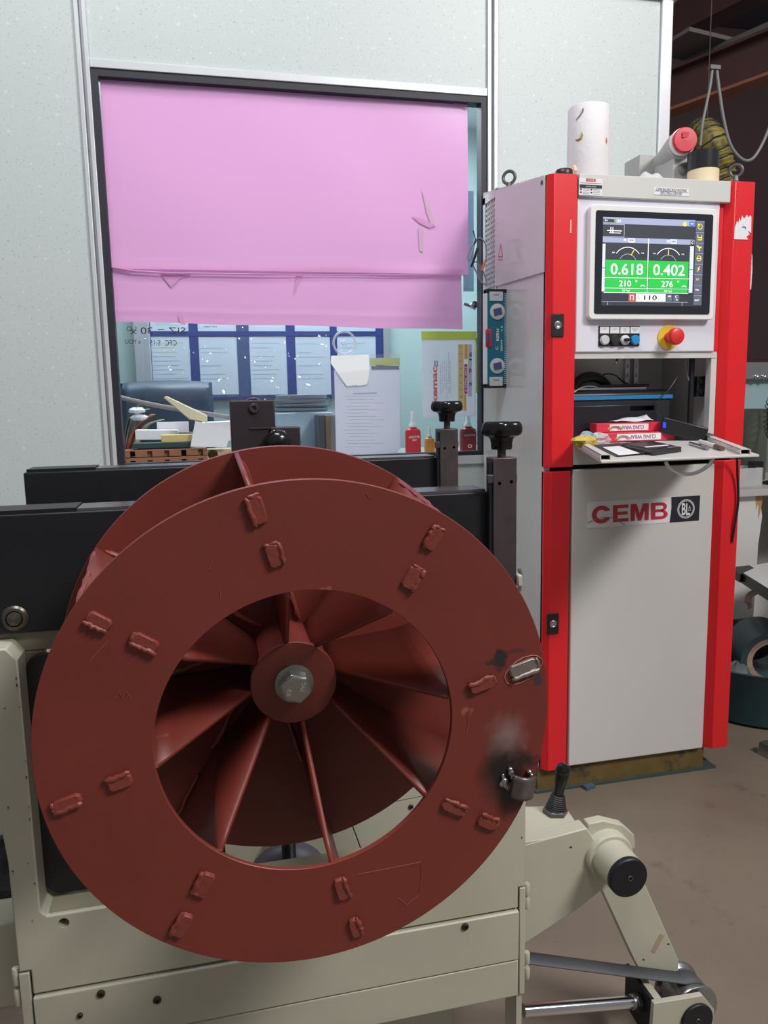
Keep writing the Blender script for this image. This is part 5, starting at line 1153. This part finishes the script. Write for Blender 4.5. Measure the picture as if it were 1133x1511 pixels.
# ------------------------------------------------------------------ office contents
# window-side counter
CZ = .985
cnt = bx('office_counter', mat('grey_green_counter', (150, 158, 152), .5), None, -.6, 1.2, WY+.056, 3.02, .93, CZ, bevel=.003); tag(cnt, 'grey office counter running along the window inside the room', 'counter')
def bottle(px0, px1, pyb, pyt, Y, cap, body, label, lines):
    a_, b_ = P(px0, pyb, Y), P(px1, pyb, Y); xc = (a_.x+b_.x)/2; w_ = (b_.x-a_.x); zt = P(px0, pyt, Y).z; zb = CZ
    H = zt-zb; t_ = thing('glue_bottle', label, 'bottle', (xc, Y, zb), 'glue bottles on the window counter')
    mb = MB(); sec = [(0,1),(H*.52,1),(H*.58,.9),(H*.62,.5),(H*.66,.42)]; rings = []
    for h_, s_ in sec: rings.append(mb.add([(xc+w_/2*s_*math.copysign(abs(math.cos(a))**.6, math.cos(a)), Y+w_/3.2*s_*math.copysign(abs(math.sin(a))**.6, math.sin(a)), zb+h_) for a in [2*math.pi*j/24 for j in range(24)]]))
    for i in range(len(rings)-1):
        for j in range(24): q = (j+1) % 24; mb.face((rings[i]+j, rings[i]+q, rings[i+1]+q, rings[i+1]+j))
    mb.face([rings[0]+j for j in reversed(range(24))]); mb.face([rings[-1]+j for j in range(24)])
    bo_ = mb.build('bottle_body', body, t_)
    MB().lathe((xc, Y, zb+H*.64), UZ, [(w_*.24, 0), (w_*.24, H*.05), (w_*.17, H*.09), (w_*.13, H*.14), (w_*.12, H*.34), (w_*.09, H*.36)], 20).build('nozzle_cap', cap, t_)
    lb_ = MB(); lb_.quad((xc-w_*.42, Y-w_/3.2-.0008, zb+H*.04), (xc+w_*.42, Y-w_/3.2-.0008, zb+H*.04), (xc+w_*.42, Y-w_/3.2-.0008, zb+H*.5), (xc-w_*.42, Y-w_/3.2-.0008, zb+H*.5)); lb_.cur = 1
    for (s_, v, h_, ww) in lines: lb_.text(s_, (xc, Y-w_/3.2-.0014, zb+H*v), RX, UZ, w=w_*ww, h=H*h_, off=.02)
    lb_.build('label', [mat('bottle_label_'+label[:12], lab_c, .5), M_white], bo_, smooth=None, recalc=False)
lab_c = (206, 40, 56); M_cap = mat('cap_white', (226, 222, 222), .4)
bottle(598.5, 620.5, 670, 607, 2.60, M_cap, mat('bottle_red', (196, 36, 52), .35), 'bright red LOCTITE glue bottle with white nozzle on the window counter', [('LOCTITE', .42, .05, .7), ('263', .35, .04, .28)])
lab_c = (150, 34, 44)
bottle(679, 702, 668, 607, 2.59, M_cap, mat('bottle_dark_red', (146, 32, 42), .35), 'dark red LOCTITE glue bottle with a stained label by the window frame', [('LOCTITE', .44, .05, .7), ('o', .18, .09, .28)])
lab_c = (226, 150, 60)
bottle(626.5, 641, 669, 630, 2.60, mat('cap_pale_green', (206, 222, 212), .4), mat('bottle_orange', (220, 164, 96), .35), 'small orange labelled bottle with a pale cap beside the red bottle', [])
# wooden slotted tray
wt0, wt1 = P(184, 684, 2.62), P(305, 661, 2.62)
wtt = thing('slotted_wood_tray', 'reddish wooden slotted tray standing on the counter', 'tray', ((wt0.x+wt1.x)/2, 2.66, CZ))
M_wood = mat('reddish_wood', (150, 98, 72), .6, var=.3, vscale=14); zt = wt1.z
zm = (CZ+zt)/2
boards = [bx('board', M_wood, wtt, wt0.x, wt1.x, 2.62, 2.70, z0_, z1_, bevel=.0015) for z0_, z1_ in ((CZ, zm-.002), (zm, zt))]
for i in range(5):
    xc = wt0.x + (wt1.x-wt0.x)*(.10+.205*i)
    for bo_, zc in zip(boards, (zm-.022, zt-.016)): cut([bo_], MB().box(xc-.008, xc+.008, 2.60, 2.685 if i in (0, 3) else 2.632, zc-.010, zc+.012))
wb_ = thing('light_wood_block', 'pale wooden block with a round hole beside the slotted tray', 'block', (P(322,680,2.63).x, 2.65, CZ))
q0, q1 = P(306, 684, 2.63), P(342, 662, 2.63); wblk = bx('block', mat('pale_wood', (186, 164, 134), .6, var=.15, vscale=20), wb_, q0.x, q1.x, 2.63, 2.70, CZ, q1.z, bevel=.002)
hc_ = P(314, 671, 2.6295); cut([wblk], MB().cyl(hc_+Vector((0,-.01,0)), hc_+Vector((0,.05,0)), .017, n=28))
# papers and odds on the tray
def slab(name, label, cat, px0, py0, px1, py1, Y0, Y1, m, tilt=0.0):
    a_, b_ = P(px0, py1, Y0), P(px1, py0, Y0); xc, zc = (a_.x+b_.x)/2, (a_.z+b_.z)/2; hx, hz = (b_.x-a_.x)/2, (b_.z-a_.z)/2
    c_, s_ = math.cos(tilt), math.sin(tilt)
    return tag(MB().obox((xc, (Y0+Y1)/2, zc), (hx*c_, 0, hx*s_), (0, (Y1-Y0)/2, 0), (-hz*s_, 0, hz*c_)).build(name, m, None, bevel=.0015), label, cat)
slab('green_case', 'dark green case lying on the slotted tray', 'case', 196, 652, 282, 662, 2.63, 2.70, mat('bottle_green', (44, 66, 66), .45))
slab('yellow_box', 'flat cream yellow box among the papers', 'box', 238, 641, 284, 653, 2.64, 2.70, mat('cream_yellow', (196, 176, 116), .6))
slab('paper_pile', 'untidy pile of white sheets over the yellow box', 'paper', 200, 634, 262, 650, 2.72, 2.82, M_paper, -.03)
slab('envelope', 'white envelope standing behind the paper pile', 'envelope', 232, 622, 278, 639, 2.825, 2.84, M_paper)
slab('paper_stack', 'stack of white paper partly hidden by the clamp head', 'paper', 300, 622, 350, 652, 2.80, 2.95, M_paper, .02)
slab('notebook', 'dark notebook lying behind the paper stack', 'book', 262, 636, 330, 660, 2.77, 2.79, mat('grey_card', (120,118,116), .7))
q = [P(x, y, 2.61) for x, y in ((281,659),(288,621),(341,634),(334,660))]
tag(MB().prism(q, (0, .0012, 0)).build('white_card', M_paper, None, smooth=None), 'plain white card leaning on the wooden tray', 'card')
q = [P(x, y, 2.64) for x, y in ((241,587),(245,584),(306,613),(306,624),(296,622),(279,619))]
tag(MB().prism(q, (0, .022, 0)).build('cream_handle', mat('cream_plastic', (212, 204, 172), .45), None, bevel=.003), 'cream plastic cleaver-shaped handle sticking up from the papers', 'handle')
cb = MB().tube(smoothpath([P(176,586,2.70), P(200,592,2.72), P(240,600,2.78), P(290,608,2.84), P(345,617,2.9)], 6), .008, 8); tag(cb.build('grey_strip', mat('taupe_plastic', (120, 110, 112), .5), None), 'taupe plastic strip lying across the papers', 'strip')
for i, (rgb, pts, lab) in enumerate((((176, 96, 64), ((186,684),(190,650),(205,625),(222,612)), 'rust coloured curved folder edge by the window frame'), ((200, 176, 140), ((190,684),(200,650),(214,628),(236,620)), 'tan curved folder edge beside the rust one'), ((104, 112, 112), ((180,684),(184,640),(192,610),(206,596)), 'grey curved folder edge nearest the window frame'), ((150,150,140), ((183,684),(187,645),(196,616),(214,604)), 'pale grey curved folder edge between the others'))):
    mb = MB(); path = smoothpath([P(x, y, 2.87+.006*i) for x, y in pts], 6); path = [Vector((p_.x, p_.y, max(p_.z, CZ+.002))) for p_ in path]; n0 = mb.add(path); n1 = mb.add([p_+Vector((.010, .11, .0)) for p_ in path])
    for k in range(len(path)-1): mb.face((n0+k, n0+k+1, n1+k+1, n1+k))
    tag(mb.build('folder', mat('folder_%d' % i, rgb, .6), None, solid=.004), lab, 'folder')
for i, (x, y, lab) in enumerate(((202, 606, 'upper crumpled white tissue by the folders'), (205, 616, 'lower crumpled white tissue by the folders'))):
    lump(P(x, y, 2.85), .022, M_paper, 'tissue', lab, 'tissue', (1.3,.8,.5), 20+i)
# office chair
ch = thing('office_chair', 'dark blue leather office chair back behind the counter', 'chair', (P(245,600,3.25).x, 3.3, 0))
c0, c1_ = P(176, 625, 3.2), P(313, 559, 3.2)
M_leather = mat('blue_leather', (52, 74, 92), .38, bump=.25, bscale=18)
cb_ = MB()
def chf(s):
    def f(u, v):
        x = c0.x+(c1_.x-c0.x)*u; z = .62+(c1_.z-.62)*v
        ed = min(1, min(u, 1-u)/.08, (1-v)/.06, v/.06); bul = .05*(max(0, ed)**.5)
        return Vector((x, 3.24 + s*bul + .06*v + .008*math.sin(9*u)*ed, z - .012*(2*u-1)**2*v))
    return f
cb_.grid(chf(-1), 28, 28); cb_.grid(chf(1), 28, 28); cb_.build('backrest', M_leather, ch)
bx('seat', M_leather, ch, c0.x, c1_.x, 2.86+.2, 3.2+.05, .46, .56, bevel=.03, seg=3)
xm = (c0.x+c1_.x)/2; MB().cyl((xm, 3.15, .06), (xm, 3.15, .46), .025).build('pedestal', M_black, ch)
bs = MB()
for k in range(5): a = 2*math.pi*k/5; bs.obox((xm+.13*math.cos(a), 3.15+.13*math.sin(a), .045), (.13*math.cos(a), .13*math.sin(a), 0), (-.02*math.sin(a), .02*math.cos(a), 0), (0, 0, .018))
bs.build('star_base', M_black, ch)
bx('back_bracket', M_black, ch, xm-.03, xm+.03, 3.22, 3.32, .44, .70)
# noticeboard with blue frame strips
nbd = thing('noticeboard', 'noticeboard with dark blue strips framing pinned white sheets on the office wall', 'noticeboard', (P(390,590,OY).x, OY, 1.1))
n0, n1 = P(216, 588, OY), P(566, 440, OY)
bx('board', mat('board_blue_white', (170, 192, 206), .5), nbd, n0.x, n1.x, OY+.004, OY+.018, n0.z, n1.z+.3)
M_navy = mat('navy_strip', (38, 60, 128), .5, var=.2, vscale=5); M_navy2 = mat('navy_tape', (60, 82, 120), .5)
M_sheet = mat('pinned_sheet', (190, 206, 214), .6)
for i, (x0, x1) in enumerate(((222,284), (291,353), (366,425), (434,489), (496,555))):
    for k, (y0, y1) in enumerate(((496+(i%2), 583), (455, 489))):
        a_, b_ = P(x0, y1, OY), P(x1, y0, OY); sh = bx('pinned_sheet', M_sheet, nbd, a_.x, b_.x, OY-.004, OY-.001, a_.z, b_.z)
        mb = MB(); rnd = random.Random(i*3+k)
        for j in range(9):
            if rnd.random() < .25: continue
            z_ = b_.z-(b_.z-a_.z)*(.12+.075*j); w_ = (b_.x-a_.x)*rnd.uniform(.35, .75); x_ = a_.x+(b_.x-a_.x)*.12
            mb.cur = 1 if (i == 0 and j < 3) else 0; mb.quad((x_, OY-.0045, z_-.0015), (x_+w_, OY-.0045, z_-.0015), (x_+w_, OY-.0045, z_+.001), (x_, OY-.0045, z_+.001))
        mb.build('print', [mat('grey_blue_print', (162, 180, 192), .7), mat('highlight_green', (178, 204, 130), .7)], sh, smooth=None, recalc=False)
for (x0, x1, y0, y1, m) in ((216,222,494,588,M_navy), (284,291,470,590,M_navy), (353,366,470,588,M_navy2), (425,434,470,588,M_navy), (489,496,470,588,M_navy), (555,566,470,560,M_navy)):
    a_, b_ = P(x0, y1, OY), P(x1, y0, OY); bx('frame_strip', m, nbd, a_.x, b_.x, OY-.006, OY+.004, a_.z, b_.z+.25)
for (x0, x1, y0, y1, m) in ((216, 566, 489, 496, M_navy), (216, 566, 584, 587.5, M_navy)):
    a_, b_ = P(x0, y1, OY), P(x1, y0, OY); bx('frame_strip', m, nbd, a_.x, b_.x, OY-.007, OY+.004, a_.z, b_.z)
a_, b_ = P(203, 600, OY-.05), P(217, 440, OY-.05); tag(bx('conduit_column', mat('grey_conduit', (160, 168, 172), .45), None, a_.x, b_.x, OY-.05, OY+.018, 0, 2.45, bevel=.004), 'pale grey vertical conduit beside the noticeboard', 'conduit')
a_, b_ = P(567, 600, OY), P(573, 480, OY); tag(bx('wall_batten', mat('taupe_batten', (150, 158, 158), .5), None, a_.x, b_.x, OY-.01, OY+.018, 0, 2.45), 'thin vertical batten at the noticeboard end', 'batten')
# grey tubs/stack near the pocket
gs = MB(); c_ = P(445, 600, 3.0)
for i in range(4):
    o_ = MB().lathe((c_.x+.006*(i % 2), 3.05, P(445, 608-6.5*i, 2.95).z), UZ, [(.10, 0), (.112-.004*i, .008), (.112-.004*i, .014), (.09, .016)], 36)
    tag(o_.build('grey_dish', mat('grey_dish', (132, 142, 150), .45), None), ('lowest', 'second', 'third', 'topmost')[i]+' grey dish of the stack behind the clamp head', 'dish', 'grey dishes stacked on the box')
a_, b_ = P(410, 668, 2.94), P(492, 610, 2.94); tag(MB().box(a_.x, b_.x, 2.94, 3.01, CZ, P(450,609,2.94).z).build('clear_box', mat('pale_blue_box', (158, 184, 196), .3), None, bevel=.004), 'pale blue plastic box under the grey dishes', 'box')
for i, (x, lab, rgb) in enumerate(((472, 'dark file standing left of the brown file', (66,70,76)), (481, 'brown file standing by the plastic pocket', (120,98,78)), (488, 'grey file standing against the plastic pocket', (92,96,98)))):
    a_, b_ = P(x-3.2, 668, 2.86), P(x+3.2, 612, 2.86); tag(bx('file', mat('file_%d' % i, rgb, .5), None, a_.x, b_.x, 2.80, 2.92, CZ, b_.z, bevel=.002), lab, 'file')

# ------------------------------------------------------------------ right-hand clutter beyond the cabinet
M_wb = mat('white_chipboard', (206, 204, 202), .5, var=.06, vscale=3)
b0, b1 = P(1075, 930, 2.72), P(1133, 722, 2.72)
wbn = thing('white_bench', 'white chipboard bench with a splintered edge beside the cabinet', 'bench', (2.2, 2.95, 0))
bt_z = P(1110, 722, 2.70).z
xe = P(1128, 740, 2.72).x
bx('worktop', mat('grey_worktop', (176, 174, 172), .45), wbn, 1.75, 2.75, 2.69, 3.25, bt_z-.028, bt_z, bevel=.002)
MB().prism([(1.78, 2.72, 0), (xe-.03, 2.72, 0), (xe-.02, 2.72, .55), (xe-.008, 2.72, bt_z-.12), (xe-.014, 2.72, bt_z-.09), (xe-.02, 2.72, bt_z-.03), (1.78, 2.72, bt_z-.03)], (0, .03, 0)).build('side_board', M_wb, wbn)
MB().prism([(xe-.045, 2.719, bt_z-.03), (xe-.040, 2.719, bt_z-.09), (xe-.030, 2.719, bt_z-.06), (xe-.026, 2.719, bt_z-.13), (xe-.016, 2.719, bt_z-.08), (xe-.008, 2.719, bt_z-.03)], (0, .002, 0)).build('splintered_edge', mat('raw_chipboard', (186, 140, 86), .8, var=.3, vscale=40), wbn)
bx('far_leg', M_wb, wbn, 2.70, 2.73, 2.72, 3.2, 0, bt_z-.028)
bx('back_board', M_wb, wbn, 1.78, 2.70, 3.18, 3.2, 0, bt_z-.028)
# plastic tray with parts on the bench
pt = thing('parts_tub', 'shallow clear plastic tub of small parts on the bench', 'tub', (P(1108,712,2.85).x, 2.85, bt_z))
a_, b_ = P(1088, 716, 2.80), P(1126, 690, 2.80)
tb_ = MB()
for (x0, x1, y0, y1) in ((a_.x, b_.x, 2.80, 2.804), (a_.x, b_.x, 2.916, 2.92), (a_.x, a_.x+.004, 2.80, 2.92), (b_.x-.004, b_.x, 2.80, 2.92)): tb_.box(x0, x1, y0, y1, bt_z, b_.z)
tb_.build('tub_wall', glassmat('tub_plastic', (.85,.83,.82), 1.2, haze=.35), pt)
for i in range(6): lump_c = Vector((a_.x+.02+.016*i, 2.84+.01*(i % 3), bt_z+.016)); MB().ball(lump_c, .015, 8, 6, (1,1,1.2)).build('small_part', mat('part_%d' % (i % 3), ((170,150,140),(120,112,108),(196,186,180))[i % 3], .5), pt)
tag(bx('black_box', M_black, None, P(1108,690,2.86).x, P(1122,680,2.86).x, 2.84, 2.88, bt_z+.031, P(1110,681,2.86).z), 'small black box on the parts in the plastic tub', 'box')
# grey-green bin and steel counter behind
bn = P(1105, 690, 3.0)
tag(MB().lathe((bn.x+.02, 3.05, bt_z), UZ, [(.085, 0), (.085, P(1105,604,3.0).z-bt_z), (.078, P(1105,604,3.0).z-bt_z), (.078, .02)], 36).build('steel_canister', mat('olive_steel', (92, 98, 88), .4, .4, var=.2, vscale=8), None), 'olive grey steel canister standing on the bench', 'canister')
sc2 = thing('steel_counter', 'brushed steel counter with a pale blue front behind the bench', 'counter', (2.9, 3.7, 0))
a_, b_ = P(1090, 560, 3.4), P(1133, 534, 3.4)
bx('steel_top', M_steel, sc2, 2.02, 3.6, 3.4, 4.0, a_.z, b_.z, bevel=.004); bx('blue_front', mat('pale_blue_panel', (150, 176, 184), .4), sc2, 2.04, 3.58, 3.44, 3.98, P(1100,612,3.44).z, a_.z)
bx('lower_front', mat('dull_grey_green', (112, 120, 112), .5), sc2, 2.04, 3.58, 3.45, 3.97, 0, P(1100,612,3.44).z)
for i, px in enumerate((1117, 1128)): MB().ball(P(px, 556, 3.395), .012, 12, 8).build('rivet', M_chrome, sc2)
# desk fan guard at the picture edge
fg = thing('fan_guard', 'black wire fan guard standing on the bench', 'fan', (P(1140,690,2.8).x, 2.82, bt_z))
gc = P(1150, 615, 2.8); gw = MB()
for i in range(24):
    a = math.pi*2*i/24; dv = Vector((0.35*math.cos(a), math.cos(a)*.9, math.sin(a)))
    gw.tube([gc + Vector((-.05,0,0))*.6 + dv*.02, gc + Vector((-.045,0,0)) + dv*.09, gc + dv*.13], .0018, 5)
gw.torus(gc, Vector((1,-.35,0)), .13, .004, 36, 6); gw.build('guard', M_black, fg)
MB().cyl((gc.x+.02, gc.y+.02, bt_z), (gc.x+.02, gc.y+.02, gc.z-.1), .012).build('stem', M_black, fg); MB().lathe((gc.x+.02, gc.y+.02, bt_z), UZ, [(.055,0),(.055,.01),(.02,.02)], 24).build('foot', M_black, fg)
# folding table with a black corner bracket
ft_z = P(1110, 838, 2.45).z
ft_ = thing('folding_table', 'white topped folding table with black angle frame beside the bench', 'table', (2.2, 2.5, 0))
k0 = P(1086, 842, 2.45)
edge_r = P(1133, 868, 2.25)
topq = [Vector((k0.x, 2.45, ft_z)), PZ(1150, 880, ft_z), PZ(1400, 880, ft_z), Vector((2.75, 2.68, ft_z)), PZ(1118, 833, ft_z)]
MB().prism(topq, (0, 0, -.012)).build('table_top', M_wb, ft_)
a_, b_ = Vector((k0.x, 2.45, ft_z-.018)), PZ(1150, 880, ft_z)-UZ*.018; dd = (b_-a_).normalized()
MB().obox((a_+b_)/2, (b_-a_)/2, Vector((dd.y,-dd.x,0))*.004, UZ*.018).build('frame_rail', M_black, ft_)
MB().prism([PZ(1083, 842, ft_z+.001), PZ(1092, 847, ft_z+.001), PZ(1112, 838, ft_z+.001), PZ(1106, 834, ft_z+.001), PZ(1086, 836, ft_z+.001)], (0,0,-.032)).build('corner_bracket', mat('worn_black', (44, 40, 42), .5), ft_)
for q in (Vector((2.38, 2.62, 0)), Vector((2.70, 2.62, 0)), Vector((2.45, 2.2, 0))): MB().cyl(q, q+UZ*(ft_z-.012), .011, n=12).build('leg', M_black, ft_)
tag(MB().tube(smoothpath([P(1133, 866, 2.42), P(1118, 872, 2.42), P(1106, 878, 2.42), P(1103, 886, 2.42), P(1106, 893, 2.42), P(1103, 899, 2.42)], 5), [.012]*12+[.014]*5+[.009]*6+[.004]*3, 8).build('tape_tail', mat('clear_brown_tape', (170, 150, 136), .35), None), 'loose brown tape tail hanging under the folding table', 'tape')
# teal tub with motor parts
tc_ = PZ(1140, 1075, 0); tcx, tcy = tc_.x+.10, tc_.y+.20
tb = thing('teal_tub', 'round dark teal plastic tub full of motor parts on the floor', 'tub', (tcx, tcy, 0))
trh = P(1100, 1000, 2.2).z
MB().lathe((tcx, tcy, 0), UZ, [(0, 0), (.235, 0), (.25, .012), (.275, trh-.01), (.282, trh), (.268, trh), (.24, .02), (0, .02)], 64, close=False).build('tub_shell', mat('teal_plastic', (34, 62, 70), .45), tb)
M_mot = mat('motor_green_grey', (92, 104, 104), .5, var=.2, vscale=10)
def stator(c, axis, r, l, label, m):
    t_ = thing('motor_housing', label, 'motor part', (c[0], c[1], c[2]-r)); 
    MB().lathe(c, axis, [(r*.66, 0), (r, 0), (r, l), (r*.66, l), (r*.66, 0)], 40, close=False).build('housing_shell', m, t_); MB().lathe(c, axis, [(r*.62, -.002), (r*.80, -.002), (r*.80, .0)], 40, close=False).build('copper_ring', mat('pinkish_ring', (196, 168, 152), .5, var=.3, vscale=30), t_)
stator(P(1138, 975, 2.25), Vector((.35, 1, .1)), .105, .16, 'large teal motor housing with a pale end ring in the tub', mat('motor_teal', (62, 84, 92), .45))
stator(P(1086, 966, 2.46), Vector((-.15, 1, .1)), .052, .09, 'small brown and grey motor housing at the tub edge', mat('motor_brown', (104, 88, 78), .5))
lump(P(1086, 990, 2.30), .045, M_mot, 'rag', 'crumpled green grey rag in the tub', 'rag', (1,1,.8), 31)
lump(P(1116, 950, 2.56), .040, mat('charcoal_cast', (56, 58, 60), .5), 'casting', 'dark cast part behind the rag in the tub', 'casting', (.8,.8,1.3), 33)
# pallet-like steel bracket with a black handwheel behind the tub
wbk = thing('steel_bracket', 'rusty steel bracket frame standing behind the tub', 'bracket', (P(1105,930,2.70).x, 2.70, 0))
a_, b_ = P(1085, 928, 2.70), P(1125, 912, 2.70)
bx('cross_plate', mat('rusty_brown', (96, 80, 72), .6, var=.3, vscale=12), wbk, a_.x, b_.x, 2.692, 2.718, a_.z, b_.z); bx('foot_plate', MATS['rusty_brown'], wbk, a_.x+.02, a_.x+.05, 2.692, 2.718, 0, a_.z)
tag(MB().torus(P(1104, 937, 2.685), Vector((.1,-1,.5)), .034, .004, 28, 6).torus(P(1104, 937, 2.685), Vector((.1,-1,.5)), .012, .005, 16, 6).build('valve_wheel', M_black, None), 'small black valve wheel beneath the steel bracket', 'wheel')
tag(MB().obox(PZ(1136, 1112, .02)+Vector((.015,0,0)), (.016, .004, 0), (-.006, .05, 0), (.004, 0, .02)).build('metal_offcut', M_steel, None), 'grey metal offcut lying on the floor before the tub', 'offcut')
tag(MB().obox(PZ(869, 1161, .006), (.016, .004, 0), (-.003, .008, 0), (0, 0, .006)).build('blue_scrap', mat('dull_blue_scrap', (70, 88, 102), .6), None), 'small dull blue scrap on the floor by the plinth', 'scrap')

# ------------------------------------------------------------------ left clutter behind the stand
slab2 = bx('cardboard_box', mat('brown_card', (126, 92, 56), .7), None, -.62, -.335, 1.55, 1.85, .50, .72, bevel=.003); tag(slab2, 'brown cardboard box on the shelf left of the stand', 'box')
sh_ = thing('storage_shelf', 'grey metal shelf behind the left side of the stand', 'shelf', (-.5, 1.7, 0))
for z_ in (.10, .49): bx('shelf_board', mat('dull_grey_metal', (96, 96, 96), .5, .3), sh_, -.75, -.32, 1.5, 1.9, z_, z_+.01)
for x_ in (-.75, -.34):
    for y_ in (1.5, 1.88): bx('upright', mat('dull_grey_metal', (96, 96, 96), .5, .3), sh_, x_, x_+.02, y_, y_+.02, 0, .49)
lump((-.43, 1.66, .195), .09, mat('dark_bundle', (54, 54, 58), .6), 'cloth_bundle', 'dark cloth bundle on the lower shelf', 'bundle', (1,1,.9), 41)
lump((-.61, 1.72, .185), .08, mat('grey_bundle', (110, 110, 114), .6), 'cloth_bundle', 'lighter grey cloth bundle beside the dark one on the lower shelf', 'bundle', (1,1,.9), 43)
